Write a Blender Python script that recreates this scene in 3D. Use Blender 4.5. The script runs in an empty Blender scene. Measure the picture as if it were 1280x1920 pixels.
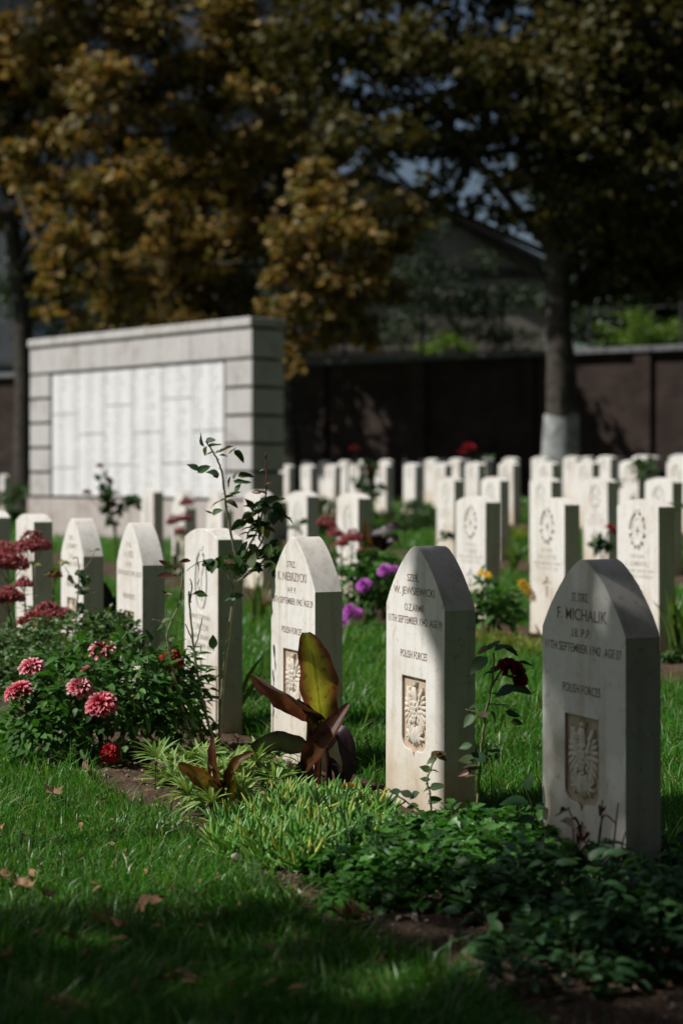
import bpy, bmesh, math, random
import numpy as np
from mathutils import Vector, Matrix

random.seed(7)
rng = np.random.default_rng(11)
scene = bpy.context.scene
COL = scene.collection

# ------------------------------------------------------------------ camera
CAM_H, FPX, CX, HY = 1.02, 3220.0, 640.0, 890.0
cam = bpy.data.cameras.new('camera')
cam.sensor_fit = 'VERTICAL'
cam.sensor_height = 36.0
cam.sensor_width = 24.0
cam.lens = 36.0 * FPX / 1920.0
cam.shift_y = -(960.0 - HY) / 1920.0
cam.clip_start, cam.clip_end = 0.05, 3000
cam.dof.use_dof = True
cam.dof.focus_distance = 5.25
cam.dof.aperture_fstop = 2.35
cam.dof.aperture_blades = 0
camo = bpy.data.objects.new('camera', cam)
COL.objects.link(camo)
camo.location = (0, 0, CAM_H)
camo.rotation_euler = (math.radians(90), 0, 0)
scene.camera = camo

# ------------------------------------------------------------------ sky, sun, exposure
SUN_EL, SUN_PHI = math.radians(49), math.radians(-11)
SDIR = Vector((-math.cos(SUN_PHI) * math.cos(SUN_EL), math.sin(SUN_PHI) * math.cos(SUN_EL), math.sin(SUN_EL)))
world = bpy.data.worlds.new('World')
scene.world = world
world.use_nodes = True
wn = world.node_tree
sky = wn.nodes.new('ShaderNodeTexSky')
sky.sky_type = 'NISHITA'
sky.sun_disc = False
sky.dust_density = 2.0
sky.ozone_density = 1.0
sky.sun_elevation = SUN_EL
sky.sun_rotation = math.atan2(SDIR.x, SDIR.y)
wn.links.new(sky.outputs['Color'], wn.nodes['Background'].inputs['Color'])
wn.nodes['Background'].inputs['Strength'].default_value = 0.05
sun = bpy.data.lights.new('sun', 'SUN')
sun.energy = 5.0
sun.angle = math.radians(0.55)
sun.color = (1.0, 0.965, 0.92)
suno = bpy.data.objects.new('sun', sun)
COL.objects.link(suno)
suno.location = SDIR * 60
suno.rotation_euler = (-SDIR).to_track_quat('-Z', 'Y').to_euler()
vs = scene.view_settings
vs.view_transform = 'Standard'
vs.look = 'None'
vs.exposure = -0.05
vs.gamma = 1.0
vs.use_curve_mapping = False
scene.cycles.max_bounces = 8
scene.cycles.diffuse_bounces = 2
scene.cycles.transparent_max_bounces = 8

# ------------------------------------------------------------------ places
R0 = np.array([0.6796, 4.113])          # near front corner of the nearest headstone
EU = np.array([-0.4195, 0.9077])        # along a row, away from the camera
EV = np.array([0.9077, 0.4195])         # from a headstone's face to its back
SP = 0.9177                             # one headstone to the next
ROT = math.atan2(-0.9077, 0.4195)
RISE_V = [-60, 0.3, 2.94, 5.91, 8.87, 12.0, 20.0, 45.0, 400]
RISE_Z = [0, 0, 0.08, 0.19, 0.38, 0.50, 0.62, 0.8, 0.8]

def uv2xy(u, v):
    return R0 + EU * u + EV * v

def xy2uv(x, y):
    rx, ry = x - R0[0], y - R0[1]
    return rx * EU[0] + ry * EU[1], rx * EV[0] + ry * EV[1]

def gz(x, y):
    u, v = xy2uv(x, y)
    return np.interp(v, RISE_V, RISE_Z)

def P(px, py, d):
    """a pixel of the photograph at a known distance"""
    return Vector(((px - CX) / FPX * d, d, CAM_H - (py - HY) / FPX * d))

def on_ground(px, d, dz=0.0):
    x = (px - CX) / FPX * d
    return Vector((x, d, float(gz(x, d)) + dz))

# ------------------------------------------------------------------ materials
MATS = {}

def new_mat(name):
    m = bpy.data.materials.new(name)
    m.use_nodes = True
    nt = m.node_tree
    return m, nt, nt.nodes['Principled BSDF'], nt.nodes['Material Output']

def N(nt, kind, **kw):
    n = nt.nodes.new(kind)
    for k, v in kw.items():
        if k in n.inputs:
            n.inputs[k].default_value = v
        else:
            setattr(n, k, v)
    return n

def ramp(nt, fac, stops):
    r = nt.nodes.new('ShaderNodeValToRGB')
    e = r.color_ramp.elements
    while len(e) < len(stops):
        e.new(0.5)
    for i, (p, c) in enumerate(stops):
        e[i].position = p
        e[i].color = (c[0], c[1], c[2], 1)
    if fac is not None:
        nt.links.new(fac, r.inputs['Fac'])
    return r

def coords(nt, scale=(1, 1, 1), kind='Object'):
    tc = nt.nodes.new('ShaderNodeTexCoord')
    mp = nt.nodes.new('ShaderNodeMapping')
    mp.inputs['Scale'].default_value = scale
    nt.links.new(tc.outputs[kind], mp.inputs['Vector'])
    return mp.outputs['Vector']

def mixc(nt, fac, a, b, mode='MIX'):
    m = nt.nodes.new('ShaderNodeMix')
    m.data_type = 'RGBA'
    m.blend_type = mode
    for sock, v in ((m.inputs[0], fac), (m.inputs[6], a), (m.inputs[7], b)):
        if isinstance(v, (int, float)):
            sock.default_value = v
        elif isinstance(v, tuple):
            sock.default_value = (v[0], v[1], v[2], 1)
        else:
            nt.links.new(v, sock)
    return m.outputs[2]

def bump(nt, bsdf, height, strength=0.3, dist=0.01):
    b = nt.nodes.new('ShaderNodeBump')
    b.inputs['Strength'].default_value = strength
    b.inputs['Distance'].default_value = dist
    nt.links.new(height, b.inputs['Height'])
    nt.links.new(b.outputs['Normal'], bsdf.inputs['Normal'])

def stone_mat(name, base, dirt, rough=0.8, scale=1.0, pits=True, stain=False):
    m, nt, b, o = new_mat(name)
    oi = nt.nodes.new('ShaderNodeObjectInfo')
    v = coords(nt, (scale,) * 3)
    vm = N(nt, 'ShaderNodeVectorMath', operation='ADD')
    nt.links.new(v, vm.inputs[0])
    sc = N(nt, 'ShaderNodeVectorMath', operation='SCALE')
    sc.inputs['Scale'].default_value = 1.0
    cmb = nt.nodes.new('ShaderNodeCombineXYZ')
    mul = N(nt, 'ShaderNodeMath', operation='MULTIPLY')
    mul.inputs[1].default_value = 37.0
    nt.links.new(oi.outputs['Random'], mul.inputs[0])
    for i in range(3):
        nt.links.new(mul.outputs[0], cmb.inputs[i])
    nt.links.new(cmb.outputs[0], vm.inputs[1])
    vv = vm.outputs[0]
    n1 = N(nt, 'ShaderNodeTexNoise', Scale=3.5, Detail=7.0, Roughness=0.62)
    nt.links.new(vv, n1.inputs['Vector'])
    n2 = N(nt, 'ShaderNodeTexNoise', Scale=38.0, Detail=4.0, Roughness=0.7)
    nt.links.new(vv, n2.inputs['Vector'])
    c1 = ramp(nt, n1.outputs['Fac'], [(0.30, dirt), (0.48, base), (0.75, tuple(min(1, x * 1.06) for x in base))])
    c2 = ramp(nt, n2.outputs['Fac'], [(0.28, (0.72, 0.66, 0.58)), (0.42, (0.97, 0.96, 0.94)), (0.62, (1, 1, 1))])
    col = mixc(nt, 1.0, c1.outputs['Color'], c2.outputs['Color'], 'MULTIPLY')
    # veins of yellow and grey in the limestone
    n3 = N(nt, 'ShaderNodeTexNoise', Scale=6.0, Detail=9.0, Roughness=0.55, Distortion=1.2)
    nt.links.new(vv, n3.inputs['Vector'])
    vein = ramp(nt, n3.outputs['Fac'], [(0.485, (0, 0, 0)), (0.5, (1, 1, 1)), (0.515, (0, 0, 0))])
    vf = N(nt, 'ShaderNodeMath', operation='MULTIPLY')
    vf.inputs[1].default_value = 0.12
    nt.links.new(vein.outputs['Color'], vf.inputs[0])
    col = mixc(nt, vf.outputs[0], col, (dirt[0] * 0.75, dirt[1] * 0.68, dirt[2] * 0.6))
    # run-down streaks of weather
    st = N(nt, 'ShaderNodeTexNoise', Scale=1.0, Detail=4.0)
    sm = N(nt, 'ShaderNodeMapping')
    sm.inputs['Scale'].default_value = (30, 30, 1.6)
    nt.links.new(vv, sm.inputs['Vector'])
    nt.links.new(sm.outputs[0], st.inputs['Vector'])
    sr = ramp(nt, st.outputs['Fac'], [(0.34, (0.86, 0.83, 0.78)), (0.5, (1, 1, 1))])
    col = mixc(nt, 0.9, col, sr.outputs['Color'], 'MULTIPLY')
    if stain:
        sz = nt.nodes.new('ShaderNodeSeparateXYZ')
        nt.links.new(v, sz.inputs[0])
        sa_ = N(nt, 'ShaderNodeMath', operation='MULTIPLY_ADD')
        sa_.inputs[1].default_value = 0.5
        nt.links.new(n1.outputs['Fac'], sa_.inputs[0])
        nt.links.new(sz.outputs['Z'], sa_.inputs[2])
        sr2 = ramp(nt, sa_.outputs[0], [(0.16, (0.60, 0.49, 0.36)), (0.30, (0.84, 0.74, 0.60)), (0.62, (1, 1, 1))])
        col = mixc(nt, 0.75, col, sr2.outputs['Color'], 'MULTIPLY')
    nt.links.new(col, b.inputs['Base Color'])
    b.inputs['Roughness'].default_value = rough
    b.inputs['Specular IOR Level'].default_value = 0.25
    vo = N(nt, 'ShaderNodeTexVoronoi', Scale=90.0)
    nt.links.new(vv, vo.inputs['Vector'])
    pr = ramp(nt, vo.outputs['Distance'], [(0.0, (0, 0, 0)), (0.22, (1, 1, 1))])
    pm = N(nt, 'ShaderNodeTexNoise', Scale=7.0, Detail=2.0)
    nt.links.new(vv, pm.inputs['Vector'])
    pmr = ramp(nt, pm.outputs['Fac'], [(0.52, (1, 1, 1)), (0.62, (0, 0, 0))])
    pit = mixc(nt, 1.0, pr.outputs['Color'], pmr.outputs['Color'], 'LIGHTEN')
    hh = mixc(nt, 0.3 if pits else 1.0, pit, n2.outputs['Fac'])
    bump(nt, b, hh, 0.28, 0.003)
    return m

def leaf_mat(name, cols, trans=0.3, rough=0.45, tcol=None, spec=0.35):
    """leaf colour varies with the mesh attribute 'tint' and from object to object"""
    m, nt, b, o = new_mat(name)
    at = N(nt, 'ShaderNodeAttribute', attribute_name='tint')
    oi = nt.nodes.new('ShaderNodeObjectInfo')
    ad = N(nt, 'ShaderNodeMath', operation='ADD')
    nt.links.new(at.outputs['Fac'], ad.inputs[0])
    nt.links.new(oi.outputs['Random'], ad.inputs[1])
    fr = N(nt, 'ShaderNodeMath', operation='FRACT')
    nt.links.new(ad.outputs[0], fr.inputs[0])
    k = len(cols)
    r = ramp(nt, fr.outputs[0], [(i / max(1, k - 1), c) for i, c in enumerate(cols)])
    nz = N(nt, 'ShaderNodeTexNoise', Scale=60.0, Detail=3.0)
    nt.links.new(coords(nt), nz.inputs['Vector'])
    nr = ramp(nt, nz.outputs['Fac'], [(0.3, (0.75, 0.75, 0.75)), (0.7, (1.15, 1.15, 1.1))])
    col = mixc(nt, 1.0, r.outputs['Color'], nr.outputs['Color'], 'MULTIPLY')
    nt.links.new(col, b.inputs['Base Color'])
    b.inputs['Roughness'].default_value = rough
    b.inputs['Specular IOR Level'].default_value = spec
    if trans > 0:
        tr = nt.nodes.new('ShaderNodeBsdfTranslucent')
        tint = tcol or (1.5, 1.6, 0.7)
        tc = mixc(nt, 1.0, col, tint, 'MULTIPLY')
        nt.links.new(tc, tr.inputs['Color'])
        mx = nt.nodes.new('ShaderNodeMixShader')
        mx.inputs[0].default_value = trans
        nt.links.new(b.outputs[0], mx.inputs[1])
        nt.links.new(tr.outputs[0], mx.inputs[2])
        nt.links.new(mx.outputs[0], o.inputs['Surface'])
    return m

def plain_mat(name, col, rough=0.7, var=0.2, scale=20.0, bmp=0.0, spec=0.3):
    m, nt, b, o = new_mat(name)
    nz = N(nt, 'ShaderNodeTexNoise', Scale=scale, Detail=5.0, Roughness=0.6)
    nt.links.new(coords(nt), nz.inputs['Vector'])
    r = ramp(nt, nz.outputs['Fac'], [(0.3, tuple(c * (1 - var) for c in col)), (0.7, tuple(c * (1 + var) for c in col))])
    nt.links.new(r.outputs['Color'], b.inputs['Base Color'])
    b.inputs['Roughness'].default_value = rough
    b.inputs['Specular IOR Level'].default_value = spec
    if bmp:
        bump(nt, b, nz.outputs['Fac'], bmp, 0.02)
    return m

def blade_mat(name, centre, edge, vein, trans=0.5, back=None):
    """broad leaf: pigment changes from midrib to margin (attribute bu), veins run obliquely"""
    m, nt, b, o = new_mat(name)
    bu = N(nt, 'ShaderNodeAttribute', attribute_name='bu')
    bv = N(nt, 'ShaderNodeAttribute', attribute_name='bv')
    ab = N(nt, 'ShaderNodeMath', operation='ABSOLUTE')
    nt.links.new(bu.outputs['Fac'], ab.inputs[0])
    nz = N(nt, 'ShaderNodeTexNoise', Scale=18.0, Detail=4.0)
    nt.links.new(coords(nt), nz.inputs['Vector'])
    nm = N(nt, 'ShaderNodeMath', operation='MULTIPLY_ADD')
    nm.inputs[1].default_value = 0.5
    nm.inputs[2].default_value = -0.25
    nt.links.new(nz.outputs['Fac'], nm.inputs[0])
    sm = N(nt, 'ShaderNodeMath', operation='ADD')
    nt.links.new(ab.outputs[0], sm.inputs[0])
    nt.links.new(nm.outputs[0], sm.inputs[1])
    r = ramp(nt, sm.outputs[0], [(0.0, tuple(c * 0.6 for c in centre)), (0.06, centre), (0.5, tuple(0.5 * (a + e) for a, e in zip(centre, edge))), (0.85, edge)])
    ph = N(nt, 'ShaderNodeMath', operation='MULTIPLY_ADD')
    ph.inputs[1].default_value = 34.0
    nt.links.new(bv.outputs['Fac'], ph.inputs[0])
    p2 = N(nt, 'ShaderNodeMath', operation='MULTIPLY')
    p2.inputs[1].default_value = -7.0
    nt.links.new(ab.outputs[0], p2.inputs[0])
    nt.links.new(p2.outputs[0], ph.inputs[2])
    fr = N(nt, 'ShaderNodeMath', operation='PINGPONG')
    fr.inputs[1].default_value = 0.5
    nt.links.new(ph.outputs[0], fr.inputs[0])
    vr = ramp(nt, fr.outputs[0], [(0.0, vein), (0.14, (1, 1, 1))])
    bl = N(nt, 'ShaderNodeTexNoise', Scale=45.0, Detail=6.0, Roughness=0.7)
    nt.links.new(coords(nt), bl.inputs['Vector'])
    br_ = ramp(nt, bl.outputs['Fac'], [(0.34, (0.35, 0.28, 0.22)), (0.46, (1, 1, 1)), (0.7, (1.25, 1.2, 1.1))])
    col = mixc(nt, 0.9, r.outputs['Color'], vr.outputs['Color'], 'MULTIPLY')
    col = mixc(nt, 0.8, col, br_.outputs['Color'], 'MULTIPLY')
    nt.links.new(col, b.inputs['Base Color'])
    b.inputs['Roughness'].default_value = 0.38
    b.inputs['Specular IOR Level'].default_value = 0.4
    bump(nt, b, fr.outputs[0], 0.25, 0.004)
    tr = nt.nodes.new('ShaderNodeBsdfTranslucent')
    nt.links.new(mixc(nt, 1.0, col, (2.2, 2.0, 1.4), 'MULTIPLY'), tr.inputs['Color'])
    mx = nt.nodes.new('ShaderNodeMixShader')
    mx.inputs[0].default_value = trans
    nt.links.new(b.outputs[0], mx.inputs[1])
    nt.links.new(tr.outputs[0], mx.inputs[2])
    nt.links.new(mx.outputs[0], o.inputs['Surface'])
    return m

def petal_mat(name, base, tip, trans=0.2):
    m, nt, b, o = new_mat(name)
    bv = N(nt, 'ShaderNodeAttribute', attribute_name='bv')
    r = ramp(nt, bv.outputs['Fac'], [(0.0, tuple(c * 0.5 for c in base)), (0.45, base), (0.95, tip)])
    nt.links.new(r.outputs['Color'], b.inputs['Base Color'])
    b.inputs['Roughness'].default_value = 0.6
    tr = nt.nodes.new('ShaderNodeBsdfTranslucent')
    nt.links.new(r.outputs['Color'], tr.inputs['Color'])
    mx = nt.nodes.new('ShaderNodeMixShader')
    mx.inputs[0].default_value = trans
    nt.links.new(b.outputs[0], mx.inputs[1])
    nt.links.new(tr.outputs[0], mx.inputs[2])
    nt.links.new(mx.outputs[0], o.inputs['Surface'])
    return m

# ------------------------------------------------------------------ mesh helpers
def np_mesh(name, V, F, mat=None, tint=None, extra=None, smooth=True):
    """mesh from arrays; every row of F has the same number of corners"""
    V = np.asarray(V, dtype=np.float32)
    F = np.asarray(F, dtype=np.int32)
    me = bpy.data.meshes.new(name)
    me.vertices.add(len(V))
    me.vertices.foreach_set('co', V.ravel())
    k = F.shape[1]
    me.loops.add(F.size)
    me.loops.foreach_set('vertex_index', F.ravel())
    me.polygons.add(len(F))
    me.polygons.foreach_set('loop_start', np.arange(0, F.size, k, dtype=np.int32))
    me.polygons.foreach_set('use_smooth', np.full(len(F), smooth))
    att = dict(extra or {})
    if tint is not None:
        att['tint'] = tint
    for an, av in att.items():
        a = me.attributes.new(an, 'FLOAT', 'POINT')
        a.data.foreach_set('value', np.asarray(av, dtype=np.float32))
    me.update(calc_edges=True)
    if mat is not None:
        me.materials.append(mat)
    return me

def link(name, me, parent=None):
    o = bpy.data.objects.new(name, me)
    COL.objects.link(o)
    if parent is not None:
        o.parent = parent
    return o

def tag(o, label=None, cat=None, group=None, kind=None):
    if label:
        o['label'] = label
    if cat:
        o['category'] = cat
    if group:
        o['group'] = group
    if kind:
        o['kind'] = kind
    return o

def empty(name, loc, rz=0.0):
    o = bpy.data.objects.new(name, None)
    o.empty_display_size = 0.05
    COL.objects.link(o)
    o.location = loc
    o.rotation_euler = (0, 0, rz)
    return o

class MB:
    """collects polygons; build() makes ONE mesh object"""
    def __init__(self):
        self.v, self.f, self.a, self.b, self.t = [], [], [], [], []
    def add(self, vs_, fs_, bu=None, bv=None, tint=0.0):
        o = len(self.v)
        self.v += [tuple(p) for p in vs_]
        self.f += [tuple(i + o for i in f) for f in fs_]
        n = len(vs_)
        self.a += list(bu) if bu is not None else [0.0] * n
        self.b += list(bv) if bv is not None else [0.5] * n
        self.t += [tint] * n
    def box(self, lo, hi):
        (x0, y0, z0), (x1, y1, z1) = lo, hi
        self.add([(x0, y0, z0), (x1, y0, z0), (x1, y1, z0), (x0, y1, z0), (x0, y0, z1), (x1, y0, z1), (x1, y1, z1), (x0, y1, z1)],
                 [(0, 3, 2, 1), (4, 5, 6, 7), (0, 1, 5, 4), (1, 2, 6, 5), (2, 3, 7, 6), (3, 0, 4, 7)])
    def tube(self, pts, radii, sides=6, cap=True):
        pts = [Vector(p) for p in pts]
        if isinstance(radii, (int, float)):
            radii = [radii] * len(pts)
        vs_, bv = [], []
        ref = None
        for i, p in enumerate(pts):
            t = (pts[min(i + 1, len(pts) - 1)] - pts[max(i - 1, 0)])
            t = t.normalized() if t.length > 1e-9 else Vector((0, 0, 1))
            if ref is None:
                ref = t.orthogonal().normalized()
            ref = (ref - t * ref.dot(t))
            ref = ref.normalized() if ref.length > 1e-6 else t.orthogonal().normalized()
            bi = t.cross(ref)
            for k in range(sides):
                a = 2 * math.pi * k / sides
                vs_.append(p + (ref * math.cos(a) + bi * math.sin(a)) * radii[i])
                bv.append(i / max(1, len(pts) - 1))
        fs_ = []
        for i in range(len(pts) - 1):
            for k in range(sides):
                k2 = (k + 1) % sides
                fs_.append((i * sides + k, i * sides + k2, (i + 1) * sides + k2, (i + 1) * sides + k))
        if cap:
            fs_.append(tuple(range(sides))[::-1])
            n0 = (len(pts) - 1) * sides
            fs_.append(tuple(range(n0, n0 + sides)))
        self.add(vs_, fs_, bv=bv)
    def mesh(self, name, mat, smooth=True, sharp=40):
        me = bpy.data.meshes.new(name)
        me.from_pydata(self.v, [], self.f)
        for an, av in (('bu', self.a), ('bv', self.b), ('tint', self.t)):
            at = me.attributes.new(an, 'FLOAT', 'POINT')
            at.data.foreach_set('value', np.asarray(av, dtype=np.float32))
        if smooth:
            me.shade_smooth()
            me.set_sharp_from_angle(angle=math.radians(sharp))
        if mat is not None:
            me.materials.append(mat)
        return me
    def build(self, name, mat, parent=None, smooth=True, sharp=40):
        return link(name, self.mesh(name, mat, smooth, sharp), parent)

def catmull(pts, n):
    pts = [Vector(p) for p in pts]
    if len(pts) == 2:
        return [pts[0].lerp(pts[1], i / (n - 1)) for i in range(n)]
    ext = [pts[0] * 2 - pts[1]] + pts + [pts[-1] * 2 - pts[-2]]
    out = []
    segs = len(pts) - 1
    for i in range(n):
        s = i / (n - 1) * segs
        k = min(int(s), segs - 1)
        t = s - k
        a, b, c, d = ext[k], ext[k + 1], ext[k + 2], ext[k + 3]
        out.append(0.5 * ((2 * b) + (c - a) * t + (2 * a - 5 * b + 4 * c - d) * t * t + (3 * b - a - 3 * c + d) * t ** 3))
    return out

def sub(pts, base):
    return [Vector(p) - Vector(base) for p in pts]

def leaf_arrays(L, W, n=4, fold=0.25, curl=0.2, prof=None, wave=0.0):
    prof = prof or (lambda t: math.sin(math.pi * min(1, t ** 0.75)) ** 0.8)
    V, F = [], []
    for i in range(n + 1):
        t = i / n
        w = max(W * 0.5 * prof(t), W * 0.02)
        y, z = L * t, -curl * L * t * t
        wz = wave * math.sin(t * 9)
        V += [(-w, y, z + w * fold + wz * w), (0, y, z), (w, y, z + w * fold - wz * w)]
    for i in range(n):
        a = 3 * i
        F += [(a, a + 1, a + 4, a + 3), (a + 1, a + 2, a + 5, a + 4)]
    return np.array(V), np.array(F)

def lobed(t, n=3.0, deep=0.55):
    base = math.sin(math.pi * min(1, t ** 0.8)) ** 0.7
    return base * (1 - deep + deep * abs(math.cos(math.pi * t * n)))

def basis_np(D, U):
    """frames whose local Y is D and local Z close to U"""
    D = D / np.linalg.norm(D, axis=1, keepdims=True)
    X = np.cross(D, U)
    X /= np.linalg.norm(X, axis=1, keepdims=True) + 1e-9
    Z = np.cross(X, D)
    return np.stack([X, D, Z], axis=2)

def scatter(name, tmpl, pos, D, U, scale, mat, tint=None, smooth=True):
    """many copies of one small template joined into one mesh"""
    tv, tf = tmpl
    M = basis_np(np.asarray(D, float), np.asarray(U, float))
    sc = np.asarray(scale, float).reshape(-1, 1, 1) if np.ndim(scale) else float(scale)
    V = np.einsum('nij,kj->nki', M, tv) * sc + np.asarray(pos)[:, None, :]
    n, k = V.shape[0], V.shape[1]
    F = (tf[None, :, :] + (np.arange(n) * k)[:, None, None]).reshape(-1, tf.shape[1])
    if tint is None:
        tint = rng.random(n)
    return np_mesh(name, V.reshape(-1, 3), F, mat, np.repeat(tint, k), smooth=smooth)

def rand_dirs(n, zmin=-1.0, zmax=1.0):
    z = rng.uniform(zmin, zmax, n)
    a = rng.uniform(0, 2 * math.pi, n)
    r = np.sqrt(np.clip(1 - z * z, 0, 1))
    return np.stack([r * np.cos(a), r * np.sin(a), z], axis=1)

def place_leaf(me, parent, base, d, up, s=1.0, name='leaf'):
    d = Vector(d).normalized()
    x = d.cross(Vector(up))
    if x.length < 1e-4:
        x = d.orthogonal()
    x.normalize()
    z = x.cross(d)
    o = bpy.data.objects.new(name, me)
    COL.objects.link(o)
    o.parent = parent
    M = Matrix((x, d, z)).transposed() * s
    M = M.to_4x4()
    M.translation = Vector(base) - parent.location
    o.matrix_basis = M
    return o

def blade(mb, mid, width, side, cup=0.0, n=12, m=6, prof=None, twist=0.0, tint=0.0):
    """a broad leaf: grid along a midrib; side = 3D vector across it"""
    prof = prof or (lambda t: (math.sin(math.pi * min(1, t ** 0.9 * 0.97 + 0.03))) ** 0.7)
    pts = catmull(mid, n + 1)
    self_phase = range(int(abs(pts[-1].x) * 997) % 11)
    side = Vector(side).normalized()
    V, A, B = [], [], []
    for i, p in enumerate(pts):
        t = i / n
        tan = (pts[min(i + 1, n)] - pts[max(i - 1, 0)]).normalized()
        s = (side - tan * side.dot(tan)).normalized()
        if twist:
            s = Matrix.Rotation(twist * t, 3, tan) @ s
        nor = tan.cross(s)
        w0 = max(width * 0.5 * prof(t), 0.0006)
        for j in range(m + 1):
            q = 2 * j / m - 1
            w = w0 * (1 + (0.07 * math.sin(t * 23 + q * 3 + len(self_phase)) if m > 4 else 0))
            rip = (0.09 if m > 4 else 0.05) * w * math.sin(t * 17 + q * 2 + len(self_phase)) * abs(q)
            V.append(p + s * (q * w) + nor * (cup * w * q * q + rip))
            A.append(q)
            B.append(t)
    F = []
    for i in range(n):
        for j in range(m):
            a = i * (m + 1) + j
            F.append((a, a + 1, a + m + 2, a + m + 1))
    mb.add(V, F, A, B, tint)

def px_side(a, b, theta):
    """vector across a leaf whose midrib runs a->b in the picture, turned by theta out of the picture plane"""
    t = (Vector(b) - Vector(a)).normalized()
    v = Vector((0, 1, 0))
    p = t.cross(v).normalized()
    return p * math.cos(theta) + v * math.sin(theta)

# ------------------------------------------------------------------ material library
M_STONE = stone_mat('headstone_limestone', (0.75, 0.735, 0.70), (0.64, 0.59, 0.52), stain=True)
M_TAN = stone_mat('carved_recess_stone', (0.52, 0.41, 0.32), (0.42, 0.31, 0.23), pits=False)
M_EAGLE = stone_mat('relief_stone', (0.70, 0.64, 0.56), (0.56, 0.48, 0.39), pits=False)
M_LETTER = plain_mat('worn_lettering', (0.25, 0.18, 0.14), 0.9, 0.35, 90)
M_LETTER_PALE = plain_mat('faint_lettering', (0.42, 0.36, 0.29), 0.9, 0.3, 90)
M_MEM = stone_mat('memorial_ashlar', (0.57, 0.555, 0.55), (0.42, 0.39, 0.375), scale=0.7, pits=False)
M_PLINTH = stone_mat('memorial_plinth', (0.52, 0.47, 0.45), (0.36, 0.29, 0.26), scale=0.6, pits=False)
M_JOINT_SHADE = plain_mat('memorial_joint_shade', (0.035, 0.042, 0.034), 0.9, 0.2, 8)  # shadow of the open grooves put into the core's dark colour
M_BARK = plain_mat('plane_bark', (0.055, 0.047, 0.037), 0.9, 0.45, 7, 0.8)
M_WHITEWASH = plain_mat('whitewash', (0.27, 0.285, 0.275), 0.9, 0.6, 4, 0.6)
M_COPING = plain_mat('coping_stone', (0.16, 0.16, 0.17), 0.8, 0.3, 6, 0.3)
M_BEIGE = plain_mat('render_beige', (0.27, 0.24, 0.195), 0.9, 0.12, 1.2)
M_BEAM = plain_mat('dark_beam', (0.06, 0.05, 0.045), 0.8, 0.2, 5)
M_ROOF = plain_mat('roof_sheet', (0.022, 0.02, 0.02), 0.95, 0.2, 4, 0.0, 0.05)
M_PALE = plain_mat('pale_render', (0.16, 0.165, 0.18), 0.9, 0.1, 0.8)
M_IRON = plain_mat('iron', (0.03, 0.03, 0.03), 0.6, 0.2, 30)
M_SOIL = None

def soil_mat():
    m, nt, b, o = new_mat('bed_soil')
    v = coords(nt)
    n1 = N(nt, 'ShaderNodeTexNoise', Scale=9.0, Detail=8.0, Roughness=0.7)
    nt.links.new(v, n1.inputs['Vector'])
    n2 = N(nt, 'ShaderNodeTexVoronoi', Scale=55.0)
    nt.links.new(v, n2.inputs['Vector'])
    r = ramp(nt, n1.outputs['Fac'], [(0.3, (0.055, 0.036, 0.024)), (0.55, (0.12, 0.082, 0.056)), (0.75, (0.20, 0.145, 0.10))])
    r2 = ramp(nt, n2.outputs['Distance'], [(0.0, (1.15, 1.12, 1.1)), (0.5, (0.7, 0.7, 0.7))])
    nt.links.new(mixc(nt, 1.0, r.outputs['Color'], r2.outputs['Color'], 'MULTIPLY'), b.inputs['Base Color'])
    b.inputs['Roughness'].default_value = 0.95
    b.inputs['Specular IOR Level'].default_value = 0.1
    h = mixc(nt, 0.5, n1.outputs['Fac'], n2.outputs['Distance'])
    bump(nt, b, h, 0.8, 0.02)
    return m
M_SOIL = soil_mat()

def lawn_mat():
    m, nt, b, o = new_mat('lawn_ground')
    v = coords(nt)
    n1 = N(nt, 'ShaderNodeTexNoise', Scale=2.2, Detail=9.0, Roughness=0.7)
    nt.links.new(v, n1.inputs['Vector'])
    n2 = N(nt, 'ShaderNodeTexNoise', Scale=140.0, Detail=2.0)
    nt.links.new(v, n2.inputs['Vector'])
    r = ramp(nt, n1.outputs['Fac'], [(0.32, (0.035, 0.05, 0.012)), (0.5, (0.030, 0.085, 0.014)), (0.7, (0.05, 0.12, 0.02))])
    r2 = ramp(nt, n2.outputs['Fac'], [(0.35, (0.35, 0.35, 0.35)), (0.65, (1.1, 1.1, 1.1))])
    nt.links.new(mixc(nt, 1.0, r.outputs['Color'], r2.outputs['Color'], 'MULTIPLY'), b.inputs['Base Color'])
    b.inputs['Roughness'].default_value = 0.9
    b.inputs['Specular IOR Level'].default_value = 0.1
    bump(nt, b, n2.outputs['Fac'], 0.6, 0.03)
    return m
M_LAWN = lawn_mat()

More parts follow.
